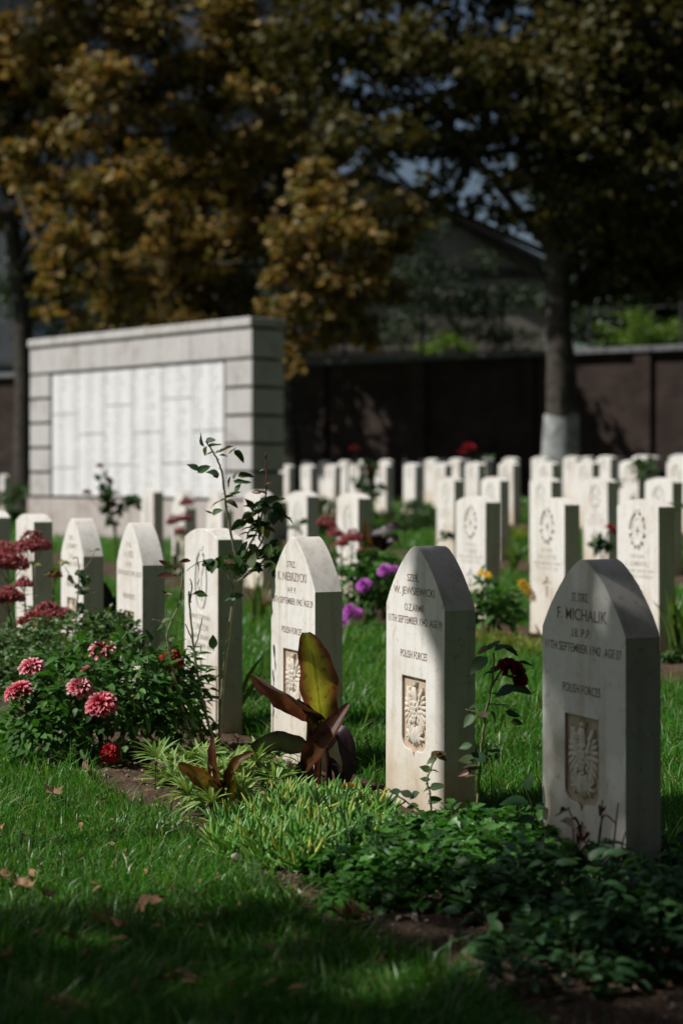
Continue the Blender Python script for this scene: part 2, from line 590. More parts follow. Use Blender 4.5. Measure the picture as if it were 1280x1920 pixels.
def brick_mat():
    m, nt, b, o = new_mat('old_brick')
    tc = nt.nodes.new('ShaderNodeTexCoord')
    sx = nt.nodes.new('ShaderNodeSeparateXYZ')
    nt.links.new(tc.outputs['Object'], sx.inputs[0])
    cx = nt.nodes.new('ShaderNodeCombineXYZ')
    nt.links.new(sx.outputs['X'], cx.inputs['X'])
    nt.links.new(sx.outputs['Z'], cx.inputs['Y'])
    br = nt.nodes.new('ShaderNodeTexBrick')
    br.inputs['Color1'].default_value = (0.072, 0.052, 0.045, 1)
    br.inputs['Color2'].default_value = (0.052, 0.038, 0.034, 1)
    br.inputs['Mortar'].default_value = (0.055, 0.047, 0.042, 1)
    br.inputs['Scale'].default_value = 1.0
    br.inputs['Brick Width'].default_value = 0.23
    br.inputs['Row Height'].default_value = 0.075
    br.inputs['Mortar Size'].default_value = 0.008
    nt.links.new(cx.outputs[0], br.inputs['Vector'])
    nz = N(nt, 'ShaderNodeTexNoise', Scale=1.5, Detail=6.0)
    nt.links.new(tc.outputs['Object'], nz.inputs['Vector'])
    r = ramp(nt, nz.outputs['Fac'], [(0.3, (0.55, 0.55, 0.55)), (0.7, (1.2, 1.15, 1.1))])
    nt.links.new(mixc(nt, 1.0, br.outputs['Color'], r.outputs['Color'], 'MULTIPLY'), b.inputs['Base Color'])
    b.inputs['Roughness'].default_value = 0.92
    b.inputs['Specular IOR Level'].default_value = 0.1
    bump(nt, b, br.outputs['Fac'], -0.5, 0.01)
    return m
M_BRICK = brick_mat()

def names_mat():
    """polished slab with columns of engraved names, too far off to read"""
    m, nt, b, o = new_mat('engraved_name_slab')
    tc = nt.nodes.new('ShaderNodeTexCoord')
    sx = nt.nodes.new('ShaderNodeSeparateXYZ')
    nt.links.new(tc.outputs['Object'], sx.inputs[0])
    zz = N(nt, 'ShaderNodeMath', operation='MULTIPLY')
    zz.inputs[1].default_value = 22.0
    nt.links.new(sx.outputs['Z'], zz.inputs[0])
    fl = N(nt, 'ShaderNodeMath', operation='FLOOR')
    nt.links.new(zz.outputs[0], fl.inputs[0])
    fr = N(nt, 'ShaderNodeMath', operation='FRACT')
    nt.links.new(zz.outputs[0], fr.inputs[0])
    line = N(nt, 'ShaderNodeMath', operation='GREATER_THAN')
    line.inputs[1].default_value = 0.5
    nt.links.new(fr.outputs[0], line.inputs[0])
    # two columns of names per slab, each ending raggedly
    cxm = N(nt, 'ShaderNodeMath', operation='MULTIPLY')
    cxm.inputs[1].default_value = 2.9
    nt.links.new(sx.outputs['X'], cxm.inputs[0])
    cf = N(nt, 'ShaderNodeMath', operation='FRACT')
    nt.links.new(cxm.outputs[0], cf.inputs[0])
    wn_ = nt.nodes.new('ShaderNodeTexWhiteNoise')
    wn_.noise_dimensions = '2D'
    cfl = N(nt, 'ShaderNodeMath', operation='FLOOR')
    nt.links.new(cxm.outputs[0], cfl.inputs[0])
    cv = nt.nodes.new('ShaderNodeCombineXYZ')
    nt.links.new(fl.outputs[0], cv.inputs[0])
    nt.links.new(cfl.outputs[0], cv.inputs[1])
    nt.links.new(cv.outputs[0], wn_.inputs['Vector'])
    ma = N(nt, 'ShaderNodeMath', operation='MULTIPLY_ADD')
    ma.inputs[1].default_value = 0.35
    ma.inputs[2].default_value = 0.42
    nt.links.new(wn_.outputs['Value'], ma.inputs[0])
    lt = N(nt, 'ShaderNodeMath', operation='LESS_THAN')
    nt.links.new(cf.outputs[0], lt.inputs[0])
    nt.links.new(ma.outputs[0], lt.inputs[1])
    g = N(nt, 'ShaderNodeMath', operation='GREATER_THAN')
    g.inputs[1].default_value = 0.08
    nt.links.new(cf.outputs[0], g.inputs[0])
    m1 = N(nt, 'ShaderNodeMath', operation='MULTIPLY')
    nt.links.new(line.outputs[0], m1.inputs[0])
    nt.links.new(lt.outputs[0], m1.inputs[1])
    m2 = N(nt, 'ShaderNodeMath', operation='MULTIPLY')
    nt.links.new(m1.outputs[0], m2.inputs[0])
    nt.links.new(g.outputs[0], m2.inputs[1])
    let = N(nt, 'ShaderNodeTexNoise', Scale=60.0, Detail=1.0)
    nt.links.new(tc.outputs['Object'], let.inputs['Vector'])
    lr = ramp(nt, let.outputs['Fac'], [(0.45, (0, 0, 0)), (0.55, (1, 1, 1))])
    m3 = N(nt, 'ShaderNodeMath', operation='MULTIPLY')
    nt.links.new(m2.outputs[0], m3.inputs[0])
    nt.links.new(lr.outputs['Color'], m3.inputs[1])
    nz = N(nt, 'ShaderNodeTexNoise', Scale=2.0, Detail=5.0)
    nt.links.new(tc.outputs['Object'], nz.inputs['Vector'])
    base = ramp(nt, nz.outputs['Fac'], [(0.3, (0.78, 0.77, 0.77)), (0.7, (0.86, 0.85, 0.85))])
    nt.links.new(mixc(nt, m3.outputs[0], base.outputs['Color'], (0.33, 0.32, 0.31)), b.inputs['Base Color'])
    b.inputs['Roughness'].default_value = 0.6
    return m
M_NAMES = names_mat()

GREEN = [(0.045, 0.12, 0.022), (0.07, 0.18, 0.032), (0.045, 0.10, 0.03), (0.09, 0.22, 0.04)]
M_GRASS = leaf_mat('grass_blades', [(0.040, 0.145, 0.015), (0.068, 0.225, 0.024), (0.115, 0.30, 0.04), (0.055, 0.185, 0.026), (0.26, 0.29, 0.10)], 0.35, 0.38, (1.3, 1.6, 0.6), 0.42)
M_DAHLIA_LEAF = leaf_mat('dahlia_leaves', GREEN, 0.22, 0.5, (1.4, 1.9, 0.6), 0.25)
M_BOX_LEAF = leaf_mat('small_glossy_leaves', [(0.06, 0.13, 0.035), (0.10, 0.18, 0.06), (0.14, 0.21, 0.095), (0.06, 0.15, 0.035)], 0.15, 0.48, None, 0.3)
M_ROSE_LEAF = leaf_mat('rose_leaves', [(0.03, 0.075, 0.04), (0.05, 0.11, 0.045), (0.055, 0.13, 0.035), (0.07, 0.10, 0.025), (0.04, 0.085, 0.05), (0.13, 0.07, 0.03)], 0.25, 0.5, (1.5, 1.8, 0.5), 0.22)
M_ROSE_RED = leaf_mat('rose_young_leaves', [(0.12, 0.04, 0.035), (0.09, 0.05, 0.03), (0.16, 0.11, 0.03)], 0.3, 0.4, (1.6, 1.3, 0.6))
M_YELLOWING = leaf_mat('yellowing_leaves', [(0.20, 0.19, 0.04), (0.10, 0.14, 0.03), (0.28, 0.22, 0.08)], 0.3, 0.5)
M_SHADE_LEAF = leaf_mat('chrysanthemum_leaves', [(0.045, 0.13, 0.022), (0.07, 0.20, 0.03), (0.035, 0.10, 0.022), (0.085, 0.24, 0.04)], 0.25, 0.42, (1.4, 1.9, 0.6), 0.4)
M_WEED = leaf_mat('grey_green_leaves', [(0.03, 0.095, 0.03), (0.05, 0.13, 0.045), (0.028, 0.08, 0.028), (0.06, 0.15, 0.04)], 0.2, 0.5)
M_GAZANIA = leaf_mat('gazania_leaves', [(0.15, 0.29, 0.06), (0.24, 0.40, 0.10), (0.31, 0.45, 0.17), (0.13, 0.25, 0.05), (0.40, 0.42, 0.14)], 0.2, 0.5)
M_SUCC = leaf_mat('succulent_leaves', [(0.10, 0.28, 0.05), (0.19, 0.44, 0.07), (0.28, 0.50, 0.13), (0.14, 0.34, 0.10), (0.62, 0.60, 0.12)], 0.28, 0.36, None, 0.55)
M_STRAP = leaf_mat('strap_leaves', [(0.09, 0.17, 0.03), (0.13, 0.22, 0.05), (0.07, 0.14, 0.03), (0.20, 0.24, 0.06)], 0.4, 0.4)
M_LIME = leaf_mat('lime_leaves', [(0.16, 0.22, 0.04), (0.24, 0.26, 0.05), (0.12, 0.18, 0.03)], 0.3, 0.5)
M_STEM = plain_mat('green_stem', (0.09, 0.13, 0.05), 0.55, 0.3, 60)
M_ROSE_STEM = plain_mat('rose_cane', (0.21, 0.21, 0.11), 0.55, 0.4, 50)
M_RED_STEM = plain_mat('red_cane', (0.22, 0.07, 0.045), 0.5, 0.3, 60)
M_DRY = plain_mat('dry_stalk', (0.15, 0.11, 0.08), 0.9, 0.4, 50)
M_CANNA_STEM = plain_mat('canna_stem', (0.05, 0.022, 0.022), 0.45, 0.4, 30)
M_CANNA_Y = blade_mat('canna_leaf_olive', (0.27, 0.29, 0.03), (0.10, 0.032, 0.016), (0.30, 0.30, 0.28), 0.6)
M_CANNA_R = blade_mat('canna_leaf_rust', (0.12, 0.05, 0.018), (0.075, 0.022, 0.018), (0.5, 0.45, 0.45), 0.45)
M_CANNA_D = blade_mat('canna_leaf_purple', (0.035, 0.02, 0.026), (0.022, 0.011, 0.017), (0.6, 0.6, 0.6), 0.15)
M_CANNA_O = blade_mat('canna_leaf_orange', (0.16, 0.10, 0.018), (0.12, 0.035, 0.012), (0.5, 0.5, 0.5), 0.5)
M_CANNA_G = blade_mat('canna_leaf_grey_green', (0.03, 0.045, 0.022), (0.02, 0.016, 0.016), (0.6, 0.6, 0.6), 0.2)
M_PINK = petal_mat('dahlia_pink', (0.68, 0.025, 0.08), (0.95, 0.58, 0.62))
M_PINK_DEEP = petal_mat('dahlia_deep_pink', (0.60, 0.015, 0.05), (0.86, 0.32, 0.38))
M_REDF = petal_mat('dahlia_red', (0.42, 0.012, 0.02), (0.70, 0.03, 0.05))
M_PURPLE = petal_mat('dahlia_purple', (0.33, 0.03, 0.36), (0.62, 0.13, 0.62))
M_ROSEF = petal_mat('rose_dark_red', (0.16, 0.005, 0.012), (0.32, 0.012, 0.022))
M_ROSEB = petal_mat('rose_bright_red', (0.35, 0.008, 0.02), (0.6, 0.03, 0.05))
M_DAISY = petal_mat('daisy_yellow', (0.85, 0.42, 0.01), (0.9, 0.55, 0.02))
M_SEDUM = leaf_mat('sedum_flowers', [(0.36, 0.07, 0.085), (0.44, 0.11, 0.12), (0.28, 0.05, 0.065), (0.48, 0.17, 0.16)], 0.1, 0.8)
M_SEDUM_DRY = leaf_mat('sedum_flowers_dry', [(0.38, 0.13, 0.08), (0.32, 0.09, 0.06), (0.42, 0.18, 0.12)], 0.1, 0.8)
M_SEDUM_LEAF = leaf_mat('sedum_leaves', [(0.07, 0.14, 0.05), (0.10, 0.19, 0.07), (0.13, 0.21, 0.09)], 0.2, 0.45)
M_FALLEN = leaf_mat('fallen_leaves', [(0.28, 0.16, 0.085), (0.36, 0.23, 0.13), (0.20, 0.11, 0.055), (0.48, 0.37, 0.27)], 0.15, 0.7, (1.2, 1.0, 0.7), 0.2)
M_ORANGE = leaf_mat('orange_leaf', [(0.55, 0.10, 0.02), (0.5, 0.12, 0.02)], 0.3, 0.6)
M_PLANE = leaf_mat('plane_tree_leaves', [(0.19, 0.14, 0.03), (0.30, 0.19, 0.055), (0.12, 0.12, 0.025), (0.27, 0.23, 0.045), (0.48, 0.34, 0.16), (0.05, 0.06, 0.016), (0.34, 0.20, 0.06)], 0.3, 0.55, (1.3, 1.1, 0.6), 0.2)
M_PLANE_DK = leaf_mat('plane_tree_leaves_green', [(0.065, 0.065, 0.018), (0.10, 0.085, 0.024), (0.045, 0.055, 0.016), (0.15, 0.115, 0.04)], 0.25, 0.55, (1.3, 1.2, 0.6), 0.2)
M_EVERG = leaf_mat('evergreen_leaves', [(0.03, 0.05, 0.022), (0.05, 0.075, 0.035), (0.04, 0.065, 0.03)], 0.15, 0.5)
M_BRIGHT = leaf_mat('bright_shrub_leaves', [(0.09, 0.19, 0.02), (0.13, 0.25, 0.03), (0.2, 0.24, 0.03)], 0.3, 0.5)
M_FARGREEN = leaf_mat('far_leaves', [(0.04, 0.085, 0.025), (0.06, 0.12, 0.03), (0.03, 0.06, 0.02)], 0.25, 0.5)
M_PEBBLE = plain_mat('pebbles', (0.30, 0.26, 0.22), 0.9, 0.4, 40)

# ------------------------------------------------------------------ the ground
BEDS = [(0.0, -0.72, 0.13), (1, 2.28, 3.07), (2, 5.25, 6.04), (3, 8.2, 8.99), (4, 11.15, 11.95), (5, 14.1, 14.9), (6, 17.05, 17.85)]

def build_ground():
    us = np.unique(np.concatenate([np.linspace(-400, -20, 12), np.linspace(-20, 60, 41), np.linspace(60, 500, 12)]))
    vv = np.unique(np.concatenate([np.linspace(-400, -10, 12), np.linspace(-10, 45, 111), np.linspace(45, 500, 14), RISE_V[1:7]]))
    U, Vv = np.meshgrid(us, vv, indexing='ij')
    XY = R0[None, None] + U[..., None] * EU + Vv[..., None] * EV
    Z = np.interp(Vv, RISE_V, RISE_Z)
    Vt = np.concatenate([XY, Z[..., None]], axis=2).reshape(-1, 3)
    nu, nv = len(us), len(vv)
    i, j = np.meshgrid(np.arange(nu - 1), np.arange(nv - 1), indexing='ij')
    a = (i * nv + j).ravel()
    F = np.stack([a, a + 1, a + nv + 1, a + nv], axis=1)[:, ::-1]
    o = link('lawn', np_mesh('lawn', Vt, F, M_LAWN))
    tag(o, kind='structure')

build_ground()

def edge_wob(u):
    return 0.035 * np.sin(u * 3.1 + 0.5) + 0.022 * np.sin(u * 7.7 + 1.2) + 0.012 * np.sin(u * 17)

def build_bed(k, v0, v1, name):
    u0, u1 = (-2.2, 9.5) if k == 0 else (-4.0 + 3 * k, 14 + 6 * k)
    nu, nv = (420, 44) if k == 0 else (160, 10)
    us = np.linspace(u0, u1, nu)
    q = np.linspace(0, 1, nv)
    U, Q = np.meshgrid(us, q, indexing='ij')
    lo = v0 - edge_wob(U) * (1 if k == 0 else 0.5)
    Vv = lo + (v1 - lo) * Q
    X = R0[0] + U * EU[0] + Vv * EV[0]
    Y = R0[1] + U * EU[1] + Vv * EV[1]
    Z = np.interp(Vv, RISE_V, RISE_Z) + 0.006
    if k == 0:
        h = np.zeros_like(Z)
        for fr, am in ((5, 0.008), (13, 0.006), (31, 0.0045), (67, 0.003)):
            a1, a2, p1, p2 = rng.uniform(0, 6, 4)
            h += am * np.sin(U * fr + a1 + 1.3 * np.sin(Vv * fr * 0.7 + p1)) * np.sin(Vv * fr * 1.1 + a2 + np.sin(U * fr * 0.6 + p2))
        h += rng.normal(0, 0.0022, Z.shape)
        Z = Z + (np.abs(h) + 0.010) * np.clip(np.minimum(Q, 1 - Q) * 12, 0, 1)
    V = np.stack([X, Y, Z], axis=2).reshape(-1, 3)
    i, j = np.meshgrid(np.arange(nu - 1), np.arange(nv - 1), indexing='ij')
    a = (i * nv + j).ravel()
    F = np.stack([a, a + 1, a + nv + 1, a + nv], axis=1)[:, ::-1]
    o = link(name, np_mesh(name, V, F, M_SOIL))
    tag(o, kind='structure')

for k, v0, v1 in BEDS:
    build_bed(int(k), v0, v1, 'flower_bed')

# ------------------------------------------------------------------ brick wall behind the cemetery
def box_obj(name, lo, hi, mat, parent, bev=0.0):
    mb = MB()
    mb.box(lo, hi)
    me = mb.mesh(name, mat, smooth=False)
    if bev:
        bm = bmesh.new()
        bm.from_mesh(me)
        bmesh.ops.bevel(bm, geom=bm.edges[:], offset=bev, segments=1, affect='EDGES')
        bm.to_mesh(me)
        bm.free()
    return link(name, me, parent)

WA, WB = Vector((-0.46, 39.0, 0)), Vector((6.85, 34.4, 0))
wd = (WB - WA).normalized()
wall_o = WA - wd * 16
wall = empty('brick_wall', (wall_o.x, wall_o.y, 0.45), math.atan2(wd.y, wd.x))
tag(wall, 'long dark brick wall with stone coping behind the last row of headstones', 'wall')
WH = 3.62 - 0.45
box_obj('wall_face', (0, 0, -0.4), (34, 0.3, WH - 0.12), M_BRICK, wall)
for i in range(14):
    box_obj('pier', (i * 2.6 + 0.2, -0.09, -0.4), (i * 2.6 + 0.55, -0.002, WH - 0.125), M_BRICK, wall)
for i in range(34):
    box_obj('coping_slab', (i + 0.004, -0.14, WH - 0.118), (i + 0.996, 0.42, WH + random.uniform(-0.004, 0.006)), M_COPING, wall, 0.015)
for i in range(17):
    mb = MB()
    mb.box((i * 2 + 0.5, 0.13, WH - 0.02), (i * 2 + 0.55, 0.18, WH + 1.3))
    mb.build('fence_post', M_IRON, wall, smooth=False)
for z in (0.35, 0.8, 1.25):
    box_obj('fence_rail', (0, 0.15, WH + z), (34, 0.165, WH + z + 0.015), M_IRON, wall)

# ------------------------------------------------------------------ houses beyond the wall
def gable_house():
    h = empty('gabled_house', (0.6, 52, 0.7))
    tag(h, 'beige gabled house with dark timber bands seen above the brick wall', 'house')
    mb = MB()
    L, R, EZ, RZ, D = -5.2, 5.55, 6.55, 9.4, 12
    mb.add([(L, 0, -0.5), (R, 0, -0.5), (R, 0, EZ), (0, 0, RZ), (L, 0, EZ), (L, D, -0.5), (R, D, -0.5), (R, D, EZ), (0, D, RZ), (L, D, EZ)],
           [(0, 1, 2, 3, 4), (9, 8, 7, 6, 5), (1, 6, 7, 2), (5, 0, 4, 9), (2, 7, 8, 3), (4, 3, 8, 9)])
    mb.build('wall', M_BEIGE, h, smooth=False)
    rf = MB()
    ov, th = 0.55, 0.22
    sl = (RZ - EZ) / R
    for sgn, X in ((1, R), (-1, L)):
        e = X + sgn * 0.5
        ze = EZ - 0.5 * sl
        a = [(0, -ov, RZ + 0.01), (e, -ov, ze + 0.01), (e, D + ov, ze + 0.01), (0, D + ov, RZ + 0.01)]
        b = [(x, y, z + th) for x, y, z in a]
        rf.add(a + b, [(0, 1, 2, 3), (4, 7, 6, 5), (0, 4, 5, 1), (1, 5, 6, 2), (2, 6, 7, 3), (3, 7, 4, 0)])
    roof = rf.build('roof', M_ROOF, h, smooth=False)
    for z, wdt in ((6.3, 0.28), (5.55, 0.2), (3.9, 0.2)):
        box_obj('timber_band', (L + 0.01, -0.07, z), (R - 0.01, -0.003, z + wdt), M_BEAM, h)
    for x in (-3.4, -1.2, 1.0, 3.1, 4.9):
        box_obj('timber_post', (x, -0.06, 0), (x + 0.16, -0.004, 3.89), M_BEAM, h)
    for x, z in ((-2.6, 4.2), (1.7, 1.9), (3.7, 1.9)):
        w = box_obj('window', (x, -0.05, z), (x + 0.9, -0.002, z + 0.85), M_BEAM, h)
        box_obj('pane', (x + 0.07, -0.058, z + 0.07), (x + 0.83, -0.0505, z + 0.78), M_GLASS, w)

M_GLASS, _nt, _b, _o = new_mat('window_glass')
_b.inputs['Base Color'].default_value = (0.05, 0.08, 0.12, 1)
_b.inputs['Roughness'].default_value = 0.08
_b.inputs['Specular IOR Level'].default_value = 0.8
gable_house()

def apartment():
    h = empty('apartment_block', (-7.6, 60, 0.7))
    tag(h, 'tall pale apartment block half hidden behind the left plane tree', 'building')
    mb = MB()
    mb.box((-9, 0, -0.5), (7.2, 12, 17.5))
    mb.build('wall', M_PALE, h, smooth=False)
    for r in range(5):
        z = 1.8 + r * 3.1
        box_obj('floor_band', (-9.05, -0.12, z - 0.75), (7.25, -0.003, z - 0.5), M_COPING, h)
        for c in range(7):
            x = -8.2 + c * 2.2
            w = box_obj('window', (x, -0.06, z), (x + 1.3, -0.002, z + 1.6), M_BEAM, h)
            for q in (0, 1):
                box_obj('pane', (x + 0.06 + q * 0.62, -0.07, z + 0.07), (x + 0.62 + q * 0.62, -0.0605, z + 1.53), M_GLASS, w)
    box_obj('parapet', (-9.2, -0.2, 17.502), (7.4, 12.2, 18.0), M_COPING, h)
apartment()

# ------------------------------------------------------------------ memorial of names
def memorial():
    A = Vector((-4.53, 25.0, 0))     # far left corner of its face
    B = Vector((-1.11, 21.3, 0))     # near right corner
    d = B - A
    W = d.length
    g = min(float(gz(A.x, A.y)), float(gz(B.x, B.y)))
    m = empty('name_memorial', (A.x, A.y, g), math.atan2(d.y, d.x))
    tag(m, 'broad pale stone memorial wall with panels of engraved names and shadow-dark joints', 'memorial')
    T = 0.53
    J = 0.038
    z0 = 0.56
    H = 2.86
    core = MB()
    core.box((0.07, 0.075, -0.3), (W - 0.07, T - 0.075, H - 0.05))
    core.build('core', M_JOINT_SHADE, m, smooth=False)
    x = -0.03
    for w in (1.3, 1.25, 1.32, W + 0.06 - 3.87):
        box_obj('plinth_block', (x, -0.03, -0.3), (x + w - 0.004, T + 0.03, z0), M_PLINTH, m, 0.008)
        x += w
    zt = H - 0.11
    x = -0.015
    nseg = 8
    for i in range(nseg):
        w = (W + 0.03) / nseg
        box_obj('cap_stone', (x, -0.03, zt), (x + w - 0.003, T + 0.03, H), M_MEM, m, 0.006)
        x += w
    zf = zt - J - 0.345
    x = 0.0
    for i in range(nseg):
        w = W / nseg
        box_obj('frieze_stone', (x, 0, zf), (x + w - 0.003, T, zt - J), M_MEM, m, 0.004)
        x += w
    z1 = zf - J
    n = 5
    hb = (z1 - z0 - J * n) / n
    PW = 0.52
    for i in range(n):
        z = z0 + J + i * (hb + J)
        box_obj('pilaster_block', (0, 0, z), (PW, T, z + hb), M_MEM, m, 0.006)
        box_obj('pilaster_block', (W - PW, 0, z), (W, T, z + hb), M_MEM, m, 0.006)
    xs0, xs1 = PW + 0.05, W - PW - 0.05
    zz0, zz1 = z0 + J, z1
    fr = [[0.33, 0.77], [0.5], [0.28, 0.75], [0.5], [0.25, 0.74], [0.5]]
    cols = len(fr)
    for c in range(cols):
        xa = xs0 + (xs1 - xs0) * c / cols
        xb = xs0 + (xs1 - xs0) * (c + 1) / cols
        cuts = [0] + [1 - f for f in reversed(fr[c])] + [1]
        for q in range(len(cuts) - 1):
            za = zz0 + (zz1 - zz0) * cuts[q]
            zb = zz0 + (zz1 - zz0) * cuts[q + 1]
            box_obj('name_panel', (xa + 0.004, 0.012, za + 0.006), (xb - 0.004, 0.074, zb - 0.006), M_NAMES, m, 0.003)
memorial()

# ------------------------------------------------------------------ headstones
SW, SH, ST = 0.38, 0.81, 0.102

def outline(kind):
    h = SW / 2
    if kind == 'pointed':
        half = [(h, -0.12), (h, 0.628), (0.1755, 0.651), (0.160, 0.6745), (0.143, 0.697), (0.124, 0.7195), (0.106, 0.739), (0.087, 0.757), (0.068, 0.773), (0.049, 0.787), (0.032, 0.798), (0.018, 0.8045), (0.007, 0.808)]
    else:
        half = [(h, -0.12), (h, 0.772)]
        for i in range(1, 12):
            x = h * (1 - i / 11.5)
            half.append((x, 0.772 + 0.038 * (1 - (x / h) ** 2)))
    return half + [(-x, z) for x, z in reversed(half)]

def prism(pts, y0, y1):
    bm = bmesh.new()
    f = [bm.verts.new((x, y0, z)) for x, z in pts]
    b = [bm.verts.new((x, y1, z)) for x, z in pts]
    n = len(pts)
    bm.faces.new(f)
    bm.faces.new(b[::-1])
    for i in range(n):
        j = (i + 1) % n
        bm.faces.new((f[j], f[i], b[i], b[j]))
    bmesh.ops.recalc_face_normals(bm, faces=bm.faces)
    me = bpy.data.meshes.new('tmp')
    bm.to_mesh(me)
    bm.free()
    return me

def oval(cx, cz, rx, rz, n=28, a0=0.0, a1=2 * math.pi):
    return [(cx + rx * math.sin(a0 + (a1 - a0) * i / n), cz + rz * math.cos(a0 + (a1 - a0) * i / n)) for i in range(n + (0 if a1 - a0 > 6.28 else 1))]

def band(cx, cz, ro, ri, a0, a1, n=12):
    o = [(cx + ro[0] * math.sin(a0 + (a1 - a0) * i / n), cz + ro[1] * math.cos(a0 + (a1 - a0) * i / n)) for i in range(n + 1)]
    i_ = [(cx + ri[0] * math.sin(a0 + (a1 - a0) * i / n), cz + ri[1] * math.cos(a0 + (a1 - a0) * i / n)) for i in range(n + 1)]
    return o + i_[::-1]

SHIELD_X = -0.004

def shield():
    w, x = 0.077, SHIELD_X
    pts = [(x - w, 0.416), (x + w, 0.416), (x + w, 0.235)]
    for i in range(1, 8):
        a = i / 8 * math.pi / 2
        pts.append((x + w - 0.035 * (1 - math.cos(a)), 0.235 - 0.035 * math.sin(a)))
    pts += [(x + 0.035, 0.199), (x + 0.020, 0.200), (x + 0.008, 0.193), (x, 0.176), (x - 0.008, 0.193), (x - 0.020, 0.200), (x - 0.035, 0.199)]
    for i in range(7, 0, -1):
        a = i / 8 * math.pi / 2
        pts.append((x - w + 0.035 * (1 - math.cos(a)), 0.235 - 0.035 * math.sin(a)))
    pts.append((x - w, 0.235))
    return pts

def cross_outline(cx, z0, w, h, arm, az):
    t = w
    return [(cx - t, z0), (cx + t, z0), (cx + t, z0 + az - t), (cx + arm, z0 + az - t), (cx + arm, z0 + az + t), (cx + t, z0 + az + t),
            (cx + t, z0 + h), (cx - t, z0 + h), (cx - t, z0 + az + t), (cx - arm, z0 + az + t), (cx - arm, z0 + az - t), (cx - t, z0 + az - t)]

def carve(kind, cutters, depth, mats):
    me = prism(outline(kind), 0, ST)
    ob = bpy.data.objects.new('tmp_stone', me)
    COL.objects.link(ob)
    tmp = [ob]
    for pts, dp in cutters:
        c = bpy.data.objects.new('tmp_cut', prism(pts, -0.02, dp))
        COL.objects.link(c)
        tmp.append(c)
        md = ob.modifiers.new('cut', 'BOOLEAN')
        md.operation = 'DIFFERENCE'
        md.solver = 'EXACT'
        md.object = c
    bv = ob.modifiers.new('bevel', 'BEVEL')
    bv.width = 0.0022
    bv.segments = 2
    bv.limit_method = 'ANGLE'
    bv.angle_limit = math.radians(35)
    dg = bpy.context.evaluated_depsgraph_get()
    res = bpy.data.meshes.new_from_object(ob.evaluated_get(dg))
    for o in tmp:
        bpy.data.objects.remove(o)
    res.materials.clear()
    for mt in mats:
        res.materials.append(mt)
    for p in res.polygons:
        c = p.center
        p.material_index = 0
        if len(mats) > 1 and abs(c.x - SHIELD_X) < 0.079 and 0.17 < c.z < 0.419 and 0.003 < c.y < 0.02:
            p.material_index = 1
    res.shade_smooth()
    res.set_sharp_from_angle(angle=math.radians(16))
    return res

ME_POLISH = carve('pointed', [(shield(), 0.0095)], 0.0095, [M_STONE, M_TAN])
ME_POLISH.name = 'pointed_slab'

def wreath_cutters(cx, cz, R, r, cross=True):
    """gaps left between the leaves of a wreath badge, a small cross and a large latin cross"""
    cs = [(band(cx, cz, R, r, math.radians(-88), math.radians(-12)), 0.022),
          (band(cx, cz, R, r, math.radians(10), math.radians(26), 3), 0.020),
          (band(cx, cz, R, r, math.radians(40), math.radians(85), 6), 0.012)]
    for a in (108, 140, 168, 196, 224, 252):
        cs.append((band(cx, cz, R, (r[0] * 0.9, r[1] * 0.9), math.radians(a - 8), math.radians(a + 9), 3), 0.018))
    if cross:
        cs.append((cross_outline(cx, cz - 0.026, 0.0042, 0.05, 0.016, 0.026), 0.014))
    return cs

CROSS_CUT = (cross_outline(0.0, 0.225, 0.010, 0.125, 0.042, 0.085), 0.009)
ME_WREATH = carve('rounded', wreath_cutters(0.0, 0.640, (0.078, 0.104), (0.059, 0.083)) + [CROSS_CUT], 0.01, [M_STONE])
ME_WREATH.name = 'rounded_slab'
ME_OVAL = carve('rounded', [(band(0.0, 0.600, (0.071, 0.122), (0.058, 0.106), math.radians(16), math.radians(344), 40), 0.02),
                            (band(0.0, 0.600, (0.040, 0.086), (0.033, 0.078), math.radians(200), math.radians(330), 16), 0.012), CROSS_CUT], 0.01, [M_STONE])
ME_OVAL.name = 'rounded_slab_oval'
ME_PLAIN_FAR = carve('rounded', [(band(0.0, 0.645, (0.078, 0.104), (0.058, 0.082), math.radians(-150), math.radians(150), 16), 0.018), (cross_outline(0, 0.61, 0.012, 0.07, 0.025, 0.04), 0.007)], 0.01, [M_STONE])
ME_PLAIN_FAR.name = 'rounded_slab_far'

# raised parts of badges: small pillow-shaped lumps
def pillow(mb, pts, h, y0=0.0, inset=0.55):
    cx = sum(p[0] for p in pts) / len(pts)
    cz = sum(p[1] for p in pts) / len(pts)
    n = len(pts)
    lo = [(x, y0 + 0.002, z) for x, z in pts]
    mid = [(x, y0 - h * 0.65, z) for x, z in pts]
    top = [(cx + (x - cx) * inset, y0 - h, cz + (z - cz) * inset) for x, z in pts]
    fs_ = []
    for i in range(n):
        j = (i + 1) % n
        fs_ += [(i, j, n + j, n + i), (n + i, n + j, 2 * n + j, 2 * n + i)]
    fs_.append(tuple(range(2 * n, 3 * n)))
    mb.add(lo + mid + top, fs_)

def drop(x, z, ang, L, W, n=8):
    """feather outline: root at x,z, pointing along ang (0 = right, 90 = up)"""
    ca, sa = math.cos(ang), math.sin(ang)
    out = []
    for t, w in ((0, 0.45), (0.35, 0.5), (0.75, 0.5), (0.93, 0.3), (1.0, 0.0), (0.93, -0.3), (0.75, -0.5), (0.35, -0.5), (0, -0.45)):
        out.append((x + ca * t * L - sa * w * W, z + sa * t * L + ca * w * W))
    return out

